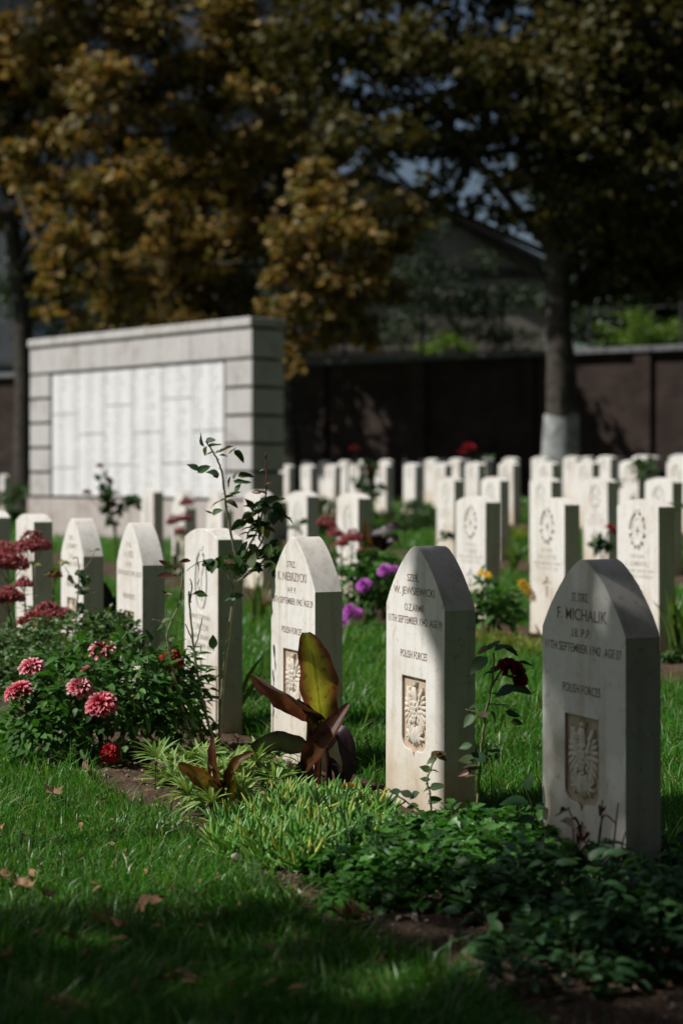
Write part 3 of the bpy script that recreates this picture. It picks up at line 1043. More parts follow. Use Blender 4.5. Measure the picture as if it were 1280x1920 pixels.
def eagle_mesh():
    mb = MB()
    c, y = SHIELD_X, 0.0095
    R = math.radians
    for s in (-1, 1):
        for i in range(10):                       # wing feathers, fanned from up-and-out to straight down
            t = i / 9
            a = R(72 - 152 * t)
            root = (0.034 - 0.006 * t, 0.362 - 0.075 * t)
            L = 0.026 + 0.024 * t
            ang = a if s > 0 else math.pi - a
            pillow(mb, drop(c + s * root[0], root[1], ang, L, 0.0125), 0.0075, y)
        for i in range(6):                        # covert feathers
            t = i / 5
            a = R(40 - 120 * t)
            ang = a if s > 0 else math.pi - a
            pillow(mb, drop(c + s * 0.022, 0.358 - 0.06 * t, ang, 0.024, 0.012), 0.0095, y)
        pts = [(c + s * x, z) for x, z in ((0.014, 0.33), (0.026, 0.352), (0.038, 0.376), (0.050, 0.390), (0.053, 0.380), (0.046, 0.362), (0.037, 0.338), (0.028, 0.312), (0.018, 0.300))]
        pillow(mb, pts, 0.011, y, 0.5)
        pillow(mb, drop(c + s * 0.010, 0.272, R(-62) if s > 0 else R(242), 0.034, 0.016), 0.0095, y)     # legs
        for k in range(3):
            a = R(-75 + 55 * k)
            ang = a if s > 0 else math.pi - a
            pillow(mb, drop(c + s * 0.030, 0.243, ang, 0.026, 0.008), 0.009, y)
    pillow(mb, oval(c, 0.315, 0.022, 0.045, 12), 0.0115, y, 0.55)             # breast
    for r in range(5):
        for k in range(3):
            pillow(mb, drop(c - 0.012 + k * 0.012 + (0.006 if r % 2 else 0) - 0.003, 0.345 - r * 0.013, R(-90), 0.015, 0.011), 0.013, y)
    pillow(mb, [(c - 0.013, 0.345), (c + 0.013, 0.345), (c + 0.013, 0.368), (c + 0.008, 0.386), (c - 0.010, 0.388), (c - 0.020, 0.379), (c - 0.024, 0.371), (c - 0.013, 0.367)], 0.0115, y, 0.55)
    pillow(mb, [(c - 0.012, 0.389), (c + 0.010, 0.389), (c + 0.015, 0.404), (c + 0.006, 0.398), (c - 0.001, 0.408), (c - 0.008, 0.398), (c - 0.017, 0.404)], 0.0095, y, 0.7)
    for k in range(7):                            # tail
        a = R(-90 + (k - 3) * 11)
        pillow(mb, drop(c + (k - 3) * 0.004, 0.268, a, 0.058 - 0.004 * abs(k - 3), 0.011), 0.0085 + 0.001 * (3 - abs(k - 3)), y)
    return mb.mesh('eagle_relief', M_EAGLE, sharp=50)
ME_EAGLE = eagle_mesh()

def crown_badge_mesh(cz, r, name):
    mb = MB()
    for k in range(14):                           # raised leaves of a wreath
        a = 2 * math.pi * k / 14
        pillow(mb, drop(r[0] * math.sin(a), cz + r[1] * math.cos(a), -a, 0.026, 0.011), 0.003, 0.0)
    return mb.mesh(name, M_STONE, sharp=50)

def crown_mesh(cz, r):
    mb = MB()
    top = cz + r[1] + 0.035
    pillow(mb, [(-0.018, top), (0.018, top), (0.023, top + 0.014), (0.010, top + 0.02), (0, top + 0.03), (-0.010, top + 0.02), (-0.023, top + 0.014)], 0.003, 0.0)
    return mb.mesh('badge_crown', M_STONE, sharp=50)
ME_WREATH_RELIEF = crown_badge_mesh(0.640, (0.050, 0.072), 'badge_relief')
ME_CROWN = crown_mesh(0.640, (0.050, 0.072))

def signals_badge():
    mb = MB()
    cz = 0.600
    pillow(mb, [(-0.022, cz + 0.125), (0.022, cz + 0.125), (0.030, cz + 0.143), (0.018, cz + 0.155), (0, cz + 0.178), (-0.018, cz + 0.155), (-0.030, cz + 0.143)], 0.003)
    top = mb.mesh('badge_crown', M_STONE, sharp=50)
    mb = MB()
    pillow(mb, oval(0.004, cz + 0.045, 0.010, 0.017, 10), 0.004)
    pillow(mb, [(-0.010, cz + 0.03), (0.014, cz + 0.03), (0.012, cz - 0.015), (-0.008, cz - 0.015)], 0.004)
    pillow(mb, drop(0.01, cz + 0.025, math.radians(60), 0.05, 0.010), 0.004)
    pillow(mb, drop(-0.008, cz + 0.02, math.radians(220), 0.045, 0.010), 0.004)
    pillow(mb, drop(0.004, cz - 0.012, math.radians(-80), 0.065, 0.013), 0.004)
    pillow(mb, drop(-0.004, cz - 0.012, math.radians(-130), 0.050, 0.011), 0.004)
    return mb.mesh('badge_relief', M_STONE, sharp=50), top
ME_SIGNALS, ME_SIGNALS_CROWN = signals_badge()

TEXT_CACHE = {}
def text_mesh(body, width, height, mat, xc, zb):
    key = (body, width, height, mat.name, xc, zb)
    if key in TEXT_CACHE:
        return TEXT_CACHE[key]
    cu = bpy.data.curves.new('t', 'FONT')
    cu.body = body
    cu.align_x = 'CENTER'
    cu.resolution_u = 3
    cu.offset = 0.004
    ob = bpy.data.objects.new('t', cu)
    COL.objects.link(ob)
    dg = bpy.context.evaluated_depsgraph_get()
    me = bpy.data.meshes.new_from_object(ob.evaluated_get(dg))
    bpy.data.objects.remove(ob)
    n = len(me.vertices)
    co = np.empty(n * 3, dtype=np.float32)
    me.vertices.foreach_get('co', co)
    co = co.reshape(-1, 3)
    x0, x1 = co[:, 0].min(), co[:, 0].max()
    z0, z1 = co[:, 1].min(), co[:, 1].max()
    out = np.empty_like(co)
    out[:, 0] = xc + ((co[:, 0] - x0) / (x1 - x0) - 0.5) * width
    out[:, 2] = zb + (co[:, 1] - z0) / (z1 - z0) * height
    out[:, 1] = -0.0007
    me.vertices.foreach_set('co', out.ravel())
    me.update()
    me.materials.clear()
    me.materials.append(mat)
    me.name = 'inscription'
    TEXT_CACHE[key] = me
    return me

def dash_mesh():
    """lettering too small and blurred to read"""
    mb = MB()
    r = random.Random(4)
    for z, w, h in ((0.505, 0.11, 0.017), (0.462, 0.16, 0.024), (0.428, 0.27, 0.015), (0.396, 0.22, 0.015)):
        x = -w / 2
        while x < w / 2:
            k = r.uniform(0.008, 0.014)
            mb.add([(x, -0.0007, z), (x + k * 0.62, -0.0007, z), (x + k * 0.62, -0.0007, z + h), (x, -0.0007, z + h)], [(0, 1, 2, 3)])
            x += k + (0.012 if r.random() < 0.18 else 0)
    return mb.mesh('inscription', M_LETTER_PALE, smooth=False)
ME_DASH = dash_mesh()

def headstone(row, n, kind, label, lines=None, mat=M_LETTER, tilt=0.0, lean=0.0, group=None, parts=True):
    K0 = {0: -0.4164, 1: 10.82, 2: 16.70}
    v = [0.0, 2.945, 5.91, 8.87, 11.82, 14.78, 17.73][row]
    u = n * SP
    ux = u + SW / 2
    x, y = uv2xy(ux, v)
    z = float(np.interp(v, RISE_V, RISE_Z)) - random.uniform(0, 0.006)
    o = empty('headstone', (x, y, z), ROT + tilt)
    o.rotation_euler = (lean, 0, ROT + tilt)
    tag(o, label, 'headstone', group)
    me = {'polish': ME_POLISH, 'wreath': ME_WREATH, 'oval': ME_OVAL, 'far': ME_PLAIN_FAR}[kind]
    link('slab', me, o)
    if kind == 'polish':
        link('eagle_relief', ME_EAGLE, o)
    elif kind == 'wreath':
        link('badge_relief', ME_WREATH_RELIEF, o)
        link('badge_crown', ME_CROWN, o)
    elif kind == 'oval':
        link('badge_relief', ME_SIGNALS, o)
        link('badge_crown', ME_SIGNALS_CROWN, o)
    if lines == 'dash':
        link('inscription', ME_DASH, o)
    elif lines:
        for body, wd_, ht, xc, zb in lines:
            link('inscription', text_mesh(body, wd_, ht, mat, xc, zb), o)
    return o

def polish_lines(rank, name, unit, date, wn, wu, xr=-0.01):
    return [(rank, 0.075, 0.022, xr, 0.702), (name, wn, 0.030, -0.003, 0.655), (unit, wu, 0.022, -0.004, 0.613), (date.split('   ')[0], 0.256, 0.0225, -0.0445, 0.574), (date.split('   ')[1], 0.074, 0.0225, 0.1355, 0.574), ('POLISH FORCES', 0.172, 0.023, -0.004, 0.472)]

G1 = 'headstones of the front row'
headstone(0, 0, 'polish', 'nearest pointed headstone, half in shade, above dark leafy ground cover at right',
          polish_lines('ST. STRZ.', 'F. MICHALIK', '18. P.P.', '11TH SEPTEMBER 1942   AGE 27', 0.225, 0.085), group=G1)
headstone(0, 1, 'polish', 'sunlit pointed headstone with fully visible eagle shield, between canna and red rose',
          polish_lines('SZER.', 'W. JEWSIEWICKI', 'O.Z.ARMII', '11TH SEPTEMBER 1942   AGE 19', 0.265, 0.12), group=G1, lean=-0.004)
headstone(0, 2, 'polish', 'pointed headstone whose eagle shield is partly hidden by the large canna',
          polish_lines('STRZ.', 'K. NIEBRZYCKI', '14 P. P.', '18TH SEPTEMBER 1942   AGE 29', 0.245, 0.075), group=G1, tilt=0.008)
headstone(0, 3, 'oval', 'round-topped headstone with tall oval badge behind the thorny rose canes',
          [('LANCE CORPORAL', 0.22, 0.018, 0.0, 0.452), ('T. PAXTON', 0.17, 0.026, 0.0, 0.408), ('ROYAL SIGNALS', 0.20, 0.018, 0.0, 0.374), ('31ST AUGUST 1942  AGE 26', 0.31, 0.018, 0.0, 0.340)], M_LETTER_PALE, group=G1)
headstone(0, 4, 'polish', 'pointed headstone just behind the pink dahlias',
          polish_lines('ST. UL.', 'A. KIES', '13 P.P.', '28TH AUGUST 1942   AGE 29', 0.13, 0.095), M_LETTER_PALE, group=G1, tilt=-0.01)
headstone(0, 5, 'polish', 'pointed headstone behind the thin yellow-leaved rose and small glossy shrub',
          polish_lines('STRZ.', 'J. SZEMIOT', '15 P.', '27TH AUGUST 1942   AGE 31', 0.19, 0.06), M_LETTER_PALE, group=G1, tilt=0.01)
headstone(0, 6, 'oval', 'round-topped headstone rising behind the dark red sedum heads', 'dash', group=G1)
headstone(0, 7, 'wreath', 'shaded edge of a headstone cut by the left border of the picture', 'dash', group=G1)

ORD = ['first', 'second', 'third', 'fourth', 'fifth', 'sixth', 'seventh', 'eighth', 'ninth', 'tenth', 'eleventh', 'twelfth', 'thirteenth', 'fourteenth', 'fifteenth', 'sixteenth', 'seventeenth', 'eighteenth', 'nineteenth', 'twentieth', 'twenty-first', 'twenty-second', 'twenty-third', 'twenty-fourth', 'twenty-fifth', 'twenty-sixth', 'twenty-seventh', 'twenty-eighth', 'twenty-ninth', 'thirtieth']
G2 = 'headstones of the second row'
ROW2 = [(0, 'wreath', 'large wreath-badged headstone of the second row directly behind the nearest headstone', [('DRIVER', 0.13, 0.019, 0, 0.495), ('S. SOMERVILL', 0.21, 0.027, 0, 0.452), ('ROYAL ARMY SERVICE CORPS', 0.30, 0.016, 0, 0.420), ('7TH AUGUST 1942 AGE 24', 0.27, 0.016, 0, 0.390)]),
        (1, 'wreath', 'wreath-badged headstone with the yellow daisies drooping before its face', [('DRIVER', 0.13, 0.019, 0, 0.495), ('W.T. CUTTEN', 0.20, 0.027, 0, 0.452), ('ROYAL ARMY SERVICE CORPS', 0.30, 0.016, 0, 0.420), ('7TH AUGUST 1942', 0.24, 0.016, 0, 0.390)]),
        (2, 'wreath', 'wreath-badged headstone just left of the daisy bush, partly behind a pointed one', [('DRIVER', 0.13, 0.019, 0, 0.495), ('A. CLARKE', 0.16, 0.027, 0, 0.452), ('ROYAL ARMY SERVICE CORPS', 0.30, 0.016, 0, 0.420), ('5TH AUGUST 1942', 0.24, 0.016, 0, 0.390)]),
        (4, 'oval', 'oval-badged headstone with an orange canna leaf against its shaded edge', 'dash'),
        (5, 'oval', 'oval-badged headstone at the lawn edge right of the memorial corner', 'dash'),
        (6, 'oval', 'headstone before the memorial, mostly hidden by the top of the rose', 'dash'),
        (7, 'polish', 'pointed headstone before the memorial, right of its pointed neighbour', 'dash'),
        (8, 'polish', 'pointed headstone before the memorial above the small red sedum', 'dash'),
        (9, 'oval', 'narrow-looking headstone before the memorial, beside the dark red garden rose', 'dash')]
for n, k, lab, ln in ROW2:
    headstone(1, 4.394 + n + 0.0, k, lab, ln, M_LETTER_PALE, random.uniform(-0.012, 0.012), random.uniform(-0.008, 0.008), G2)
for n in range(5):
    headstone(2, 8.77 + n, 'wreath', 'pale headstone in the third row, %s from the right border' % ORD[n], 'dash', M_LETTER_PALE, random.uniform(-0.015, 0.015), random.uniform(-0.01, 0.01), 'headstones of the third row')

def far_row(row, n0, n1, word, skip=()):
    i = 0
    n = n0
    while n <= n1:
        if i not in skip:
            headstone(row, n, 'far', 'small white headstone in the %s row, %s from the right border' % (word, ORD[i]), None,
                      M_LETTER_PALE, random.uniform(-0.03, 0.03), random.uniform(-0.015, 0.015), 'headstones of the %s row' % word)
        i += 1
        n += 1
far_row(3, 12.97, 25.0, 'fourth')
far_row(4, 17.4, 32.0, 'fifth', (9,))
far_row(5, 21.9, 33.9, 'sixth', (5,))
far_row(6, 26.3, 32.9, 'seventh')
for px, d, lab in ((31, 37.0, 'white headstone left of the memorial, touching its edge in the view'), (4, 36.0, 'white headstone at the left border, level with the memorial base')):
    p = on_ground(px, d)
    o = empty('headstone', p, ROT)
    tag(o, lab, 'headstone', 'headstones left of the memorial')
    link('slab', ME_PLAIN_FAR, o)

# ------------------------------------------------------------------ trees
def card_leaf(s):
    """plane-tree leaf: a folded, five-pointed outline"""
    V = np.array([(0, 0, 0), (-0.5, 0.35, 0.12), (-0.28, 0.62, 0.05), (0, 1.0, -0.08), (0.28, 0.62, 0.05), (0.5, 0.35, 0.12)]) * s
    F = np.array([(0, 1, 2), (0, 2, 3), (0, 3, 4), (0, 4, 5)])[:, ::-1]
    return V, F

def foliage(name, clumps, n_each, leaf, mat, parent, spread=0.28, flat=0.75, subs=12):
    pos = []
    for c, r, *den in clumps:
        c = np.array(c)
        r = np.array(r if np.ndim(r) else (r, r, r * flat))
        k = max(3, int(subs * rng.uniform(0.8, 1.2)))
        d = rand_dirs(k) * (rng.uniform(0.25, 1.0, (k, 1)) ** 0.6)
        cen = c + d * r
        n = int(n_each * (den[0] if den else 1.0) * (r[0] ** 2) * rng.uniform(0.85, 1.15))
        pick = rng.integers(0, k, n)
        pos.append(cen[pick] + rng.normal(0, 1, (n, 3)) * (r * spread) * np.array([1, 1, 0.75]))
    pos = np.concatenate(pos)
    n = len(pos)
    D = rand_dirs(n, -0.8, 0.3)
    U = rand_dirs(n, 0.1, 1.0)
    me = scatter(name, card_leaf(leaf), pos - np.array(parent.location), D, U, rng.uniform(0.5, 1.3, n), mat, smooth=False)
    o = link(name, me, parent)
    o['kind'] = 'stuff'
    return o

def tree(name, label, base, top, r0, clumps, mat, n_each=620, leaf=0.16, lean=None, group=None, limbs=None, whitewash=0.0, mids=None, subs=12, qmin=0.45, spread=0.28):
    base, top = Vector(base), Vector(top)
    t = empty(name, base)
    tag(t, label, 'tree', group)
    mid = [base + (top - base) * q + Vector((random.uniform(-1, 1), random.uniform(-1, 1), 0)) * r0 * 0.35 for q in (0.25, 0.5, 0.75)]
    if mids:
        mid = [Vector(m) for m in mids]
    pts = catmull([base - Vector((0, 0, 0.3)), base + Vector((0, 0, 0.25))] + mid + [top], 22)
    rad = []
    for i, p in enumerate(pts):
        q = i / 21
        rad.append(r0 * (0.75 * math.exp(-q * 10) + 1.0 - 0.55 * q))
    mb = MB()
    mb.tube(sub(pts, base), rad, 12)
    for k in range(len(mb.v)):
        x, y, z = mb.v[k]
        w = 1 + 0.05 * math.sin(z * 5 + x * 9) + 0.04 * math.sin(math.atan2(y, x) * 5 + z * 2)
        mb.v[k] = (x * w, y * w, z)
    mb.build('trunk', M_BARK, t)
    if whitewash:
        ww = MB()
        keep = [(p, r) for p, r in zip(catmull(pts, 90), np.interp(np.linspace(0, 21, 90), range(22), rad)) if p.z - base.z < whitewash]
        ww.tube(sub([p for p, r in keep], base), [r * 1.07 + 0.006 for p, r in keep], 14, cap=False)
        top_n = len(keep) * 14
        for k in range(top_n - 14, top_n):
            x, y, z = ww.v[k]
            ww.v[k] = (x, y, z + random.uniform(-0.06, 0.10))
        ww.build('whitewash_band', M_WHITEWASH, t)
    lim = limbs if limbs is not None else range(len(clumps))
    for i in lim:
        c, r = clumps[i][:2]
        c = Vector(c)
        q = random.uniform(qmin, 0.97)
        s = pts[int(q * 21)]
        m = s.lerp(c, 0.5) + Vector((random.uniform(-0.3, 0.3), random.uniform(-0.3, 0.3), 0.25 * (c - s).length * random.uniform(-0.1, 0.5)))
        lp = catmull([s, m, c], 9)
        l = MB()
        rr = r0 * random.uniform(0.18, 0.30)
        l.tube(sub(lp, base), [rr * (1 - 0.8 * k / 8) for k in range(9)], 7)
        for k in range(4):
            e = c + Vector(rand_dirs(1)[0]) * (r if not np.ndim(r) else r[0]) * 0.8
            l.tube(sub([lp[5 + k % 3], lp[6 + k % 3].lerp(e, 0.5) + Vector((0, 0, 0.1)), e], base), [rr * 0.3, rr * 0.2, rr * 0.06], 5)
        l.build('limb', M_BARK, t)
    foliage('crown', clumps, n_each, leaf, mat, t, spread=spread, subs=subs)
    return t

def px_clumps(lst, jitter=1.0):
    return [(tuple(P(q[0], q[1], q[3])), q[2] * q[3] / FPX) + tuple(q[4:]) for q in lst]

# left plane tree: trunk at the left border, rusty sunlit crown
b = on_ground(48, 37)
tree('plane_tree', 'plane tree at the left border with rusty sunlit crown above the memorial', b, P(-25, 120, 36.5), 0.26,
     px_clumps([(40, 60, 150, 35.5), (180, 40, 150, 34.5), (330, 60, 140, 35.5), (60, 210, 120, 36.5), (190, 190, 120, 34.0), (310, 190, 110, 35.5),
                (110, 330, 95, 34.5), (240, 300, 100, 33.5), (120, 440, 85, 33.5), (200, 420, 75, 34.5), (150, 500, 75, 33.5), (230, 530, 50, 34.5), (100, 560, 50, 34.0),
                (430, 60, 130, 35.5), (420, 180, 110, 35.0), (490, 130, 100, 36.5), (-60, 150, 130, 35.5), (-60, 350, 110, 36.5), (500, 260, 80, 35.0), (400, 300, 100, 36.0), (220, 585, 25, 33.5), (140, 600, 28, 33.5), (60, -100, 150, 35.0), (210, -110, 150, 36.0), (350, -120, 150, 36.0), (480, -100, 140, 36.0), (130, -250, 150, 36.0), (300, -270, 160, 36.0), (450, -260, 150, 36.0), (220, -400, 150, 36.0), (380, -410, 150, 36.0), (560, -110, 110, 37.0)]),
     M_PLANE, 900, 0.18, spread=0.19, subs=9, mids=[P(45, 640, 37), P(30, 480, 37), P(8, 300, 36.8)])
# dark tree behind the memorial
b = on_ground(552, 36)
tree('plane_tree', 'dark plane tree behind the memorial with a low sunlit bough hanging right of it', b, P(520, 180, 36), 0.2,
     px_clumps([(630, 400, 85, 33.0), (560, 430, 75, 32.5), (700, 420, 75, 33.5), (640, 480, 85, 32.5), (560, 510, 70, 32.5), (740, 460, 55, 34.0), (620, 560, 65, 33.0), (540, 570, 60, 32.5),
                (600, 620, 40, 33.0), (565, 650, 35, 32.5), (560, 692, 24, 32.5), (680, 540, 55, 33.5), (600, 340, 60, 34.0), (650, 300, 55, 34.5), (770, 400, 45, 34.5), (690, 640, 30, 33.5),
                (400, 420, 120, 39.0), (480, 360, 110, 39.0), (330, 480, 110, 40.0), (400, 540, 120, 40.0), (300, 580, 90, 39.0), (480, 580, 90, 40.0), (540, 260, 90, 38.0), (440, 250, 100, 39.0), (350, 380, 110, 39.0), (250, 520, 90, 39.0), (450, 470, 100, 38.5), (560, 350, 70, 39.0), (700, 560, 60, 39.0), (650, 600, 60, 39.0), (600, 480, 80, 39.0)]),
     M_PLANE, 950, 0.17, spread=0.2, subs=9)
# right plane tree with whitewashed foot
b = on_ground(1048, 30)
tree('plane_tree', 'large plane tree at right with whitewashed trunk foot before the brick wall', b, P(1040, -60, 30), 0.34,
     px_clumps([(620, 30, 90, 30, .65), (740, 30, 100, 29, .65), (860, 50, 90, 30, .8), (950, 130, 70, 29, .8), (1090, 40, 150, 30), (1240, 60, 150, 29), (750, 175, 70, 31, .55), (700, 255, 55, 32, .55), (850, 195, 92, 30, .65),
                (930, 250, 75, 30, .65), (815, 290, 62, 31, .55), (1050, 200, 100, 31), (1150, 180, 130, 29), (1260, 230, 140, 30), (965, 335, 56, 29.5, .65), (835, 385, 36, 30, .65), (1010, 420, 40, 30, .8),
                (1130, 330, 110, 30), (1240, 380, 120, 29), (1150, 460, 95, 30.5), (1260, 500, 85, 30), (1120, 540, 55, 30.5), (540, 100, 90, 32), (1020, 330, 55, 31), (720, 350, 30, 31, .65),
                (1060, 120, 110, 28), (1180, 260, 120, 28), (1080, 400, 70, 28.5), (890, 110, 60, 28, .65), (790, 90, 60, 28, .65), (1210, 150, 130, 31), (1130, 240, 90, 32), (985, 200, 55, 28, .8), (655, 250, 50, 30, .55), (705, 120, 58, 30, .55),
                (780, 230, 62, 30, .6), (720, 300, 42, 31, .6), (880, 290, 60, 31, .7), (905, 390, 38, 30, .6), (960, 410, 36, 30, .6), (760, 260, 50, 29, .6), (820, 345, 42, 30, .6), (650, 90, 80, 31), (665, 200, 52, 31, .7), (600, 180, 60, 33), (740, 110, 60, 32), (840, 120, 70, 32), (920, 190, 60, 31), (630, 260, 50, 33), (700, -90, 130, 30), (860, -100, 140, 30), (1020, -110, 150, 30), (1180, -120, 150, 30), (900, -250, 160, 30), (1100, -260, 160, 30)]),
     M_PLANE_DK, 1250, 0.165, whitewash=1.55, qmin=0.62, limbs=range(0, 40, 3), mids=[P(1052, 740, 30), P(1046, 560, 30), P(1040, 300, 30)])
# dark trees beyond the wall on the right
tree('evergreen_tree', 'grey-green tree beyond the wall in front of the gabled house', on_ground(850, 44), P(860, 560, 44), 0.12,
     px_clumps([(850, 560, 60, 43), (800, 600, 60, 43), (900, 610, 50, 43), (840, 510, 40, 44), (760, 620, 50, 44), (880, 560, 40, 44), (700, 610, 60, 44), (800, 490, 55, 43, .8), (900, 490, 40, 43, .7), (940, 560, 50, 43, .8), (760, 540, 60, 43), (950, 630, 45, 43), (800, 440, 42, 43), (780, 420, 50, 43), (990, 560, 36, 43)]), M_EVERG, 1000, 0.10)
tree('evergreen_tree', 'dark tree filling the space right of the whitewashed plane', on_ground(1170, 46), P(1170, 350, 46), 0.2,
     px_clumps([(1120, 520, 80, 45), (1200, 470, 100, 46), (1280, 540, 90, 45), (1150, 400, 90, 46), (1250, 380, 100, 46), (1100, 600, 50, 44), (1300, 450, 90, 45), (1180, 560, 60, 46), (1100, 300, 120, 46), (1240, 250, 130, 46), (1120, 130, 130, 46), (1260, 100, 140, 46), (1110, 630, 60, 46), (1200, 590, 70, 46), (1290, 600, 75, 46), (1150, 620, 60, 45), (1250, 640, 60, 46), (1060, 560, 50, 46)]), M_EVERG, 1100, 0.14)

tree('evergreen_tree', 'dark tree filling the space behind the memorial, left of centre', on_ground(250, 46), P(250, 420, 46), 0.2,
     px_clumps([(80, 560, 90, 46), (180, 590, 90, 46), (290, 600, 90, 46), (400, 610, 90, 46), (120, 460, 90, 47), (230, 480, 100, 47), (340, 500, 100, 47), (440, 520, 90, 47), (300, 390, 100, 47), (420, 420, 90, 47), (500, 580, 80, 46), (190, 370, 80, 47)]), M_EVERG, 900, 0.15)

def shrub(name, label, base, clumps, mat, n_each, leaf, stems=5, group=None, cat='shrub'):
    base = Vector(base)
    s = empty(name, base)
    tag(s, label, cat, group)
    for k in range(stems):
        st = MB()
        c = Vector(clumps[k % len(clumps)][0])
        r = clumps[k % len(clumps)][1]
        r = r if not np.ndim(r) else r[0]
        e = c + Vector(rand_dirs(1)[0]) * r * 0.6
        m = base.lerp(e, 0.5) + Vector((random.uniform(-1, 1), random.uniform(-1, 1), 0)) * r * 0.2
        rr = max(0.003, 0.012 * r)
        st.tube(sub([base - Vector((0, 0, 0.02)), m, e], base), [rr, rr * 0.7, rr * 0.3], 5)
        st.build('stem', M_STEM, s)
    foliage('foliage', clumps, n_each, leaf, mat, s, spread=0.3, flat=0.8)
    return s

shrub('green_shrub', 'bright sunlit green shrub above the wall, right of the plane trunk', on_ground(1180, 40), px_clumps([(1140, 632, 32, 40), (1190, 615, 40, 40), (1240, 630, 38, 40), (1280, 640, 35, 40)]), M_BRIGHT, 2600, 0.08)
shrub('green_shrub', 'small bright green shrub above the wall before the gabled house', on_ground(830, 42), px_clumps([(800, 655, 22, 42), (840, 645, 26, 42), (875, 655, 18, 42)]), M_BRIGHT, 2600, 0.08)

# trees outside the picture: the left one shades the foreground, the added ring blocks sky light
def sun_at(x, y, h):
    k = h / SDIR.z
    return Vector((x + SDIR.x * k, y + SDIR.y * k, h))

def shade_clumps(lst):
    """(a, q, radius, height): where on the ground the shadow of a clump falls"""
    ca, sa = math.cos(0.122), math.sin(0.122)
    out = []
    for a, q, r, h, *den in lst:
        out.append((tuple(sun_at(a * ca + q * sa, -a * sa + q * ca, h)), r) + tuple(den))
    return out

SHADE = []
for qi in range(8):
    for ai in range(7):
        q, a = -0.2 + qi * 0.56, -1.25 + ai * 0.8 + (0.3 if qi % 2 else 0)
        if (q > 3.2 and a < -0.95) or (q > 3.5 and a < 0.1):
            continue
        SHADE.append((a + random.uniform(-0.15, 0.15), q + random.uniform(-0.08, 0.08), random.uniform(0.42, 0.6), 6.2 + 0.35 * ai + random.uniform(-0.5, 0.8)))
SHADE += [(0.35, 4.20, 0.20, 6.3), (0.75, 4.28, 0.22, 6.5), (1.15, 4.25, 0.24, 6.8), (0.22, 4.42, 0.15, 6.1, 1.5), (0.42, 4.52, 0.16, 6.2, 1.5), (0.62, 4.60, 0.16, 6.2, 1.5), (0.80, 4.48, 0.16, 6.4, 1.5), (0.52, 4.76, 0.12, 6.2, 1.6), (0.30, 4.80, 0.10, 6.2, 1.6),
          (0.42, 4.99, 0.15, 6.0, 2.6), (0.30, 5.15, 0.12, 6.2, 3.0), (0.28, 5.28, 0.10, 6.2, 2.6), (0.36, 5.22, 0.10, 6.3, 2.6), (-0.35, 3.75, 0.26, 6.2), (-0.75, 3.45, 0.26, 6.4), (-1.1, 3.3, 0.22, 6.0), (-0.05, 4.02, 0.18, 6.3)]
tree('plane_tree', 'plane tree outside the left border whose crown shades the nearest headstone', Vector((-7.2, 2.9, 0)), Vector((-6.6, 2.6, 7.6)), 0.22,
     shade_clumps(SHADE), M_PLANE_DK, 1150, 0.13, subs=14, limbs=range(0, len(SHADE), 4))
SKY_BLOCK_RING = [(-7.5, -6.0, 'added sky-blocking plane tree far behind the viewer on the left'), (-3.0, -5.0, 'added sky-blocking plane tree standing behind the viewer on the left'), (1.0, -4.6, 'added sky-blocking plane tree standing close behind the viewer'), (4.6, -3.0, 'added sky-blocking plane tree standing behind the viewer on the right'), (6.6, 1.6, 'nearest added sky-blocking plane tree outside the right border'),
        (8.0, 6.5, 'second added sky-blocking plane tree outside the right border beside the rows'), (9.6, 12.0, 'third added sky-blocking plane tree outside the right border farther back'), (11.0, 18.0, 'fourth added sky-blocking plane tree outside the right border'), (12.2, 24.5, 'last added sky-blocking plane tree outside the right border near the wall')]
for i, (x, y, lab) in enumerate(SKY_BLOCK_RING):  # unseen trees added to keep sky light off the shaded stone sides
    h = 7.0
    cl = [((x + dx, y + dy, h + dz), r) for dx, dy, dz, r in ((0, 0, 0, 2.6), (2, 0.5, -1, 2.2), (-2, 0.4, -1.2, 2.2), (0.4, 2, -0.6, 2.2), (0.3, -2, -0.8, 2.2), (0, 0, 3.4, 2.6), (1.6, -1.6, -3.4, 2.0), (-1.6, 1.4, -3.6, 2.0), (1.5, 1.6, 2.2, 2.2), (-1.5, -1.4, 2.2, 2.2),
                                                               (-1.6, -1.6, -4.2, 1.8), (1.5, 1.5, -4.3, 1.8), (0, 0.6, 6.2, 2.4), (1.5, -1, 5, 2), (-1.5, 1, 5, 2))]
    tree('plane_tree', lab, Vector((x, y, float(gz(x, y)))), Vector((x, y, h + 2)), 0.26, cl, M_PLANE_DK, 190, 0.34, group='added trees outside the picture', limbs=range(0, 15, 3))

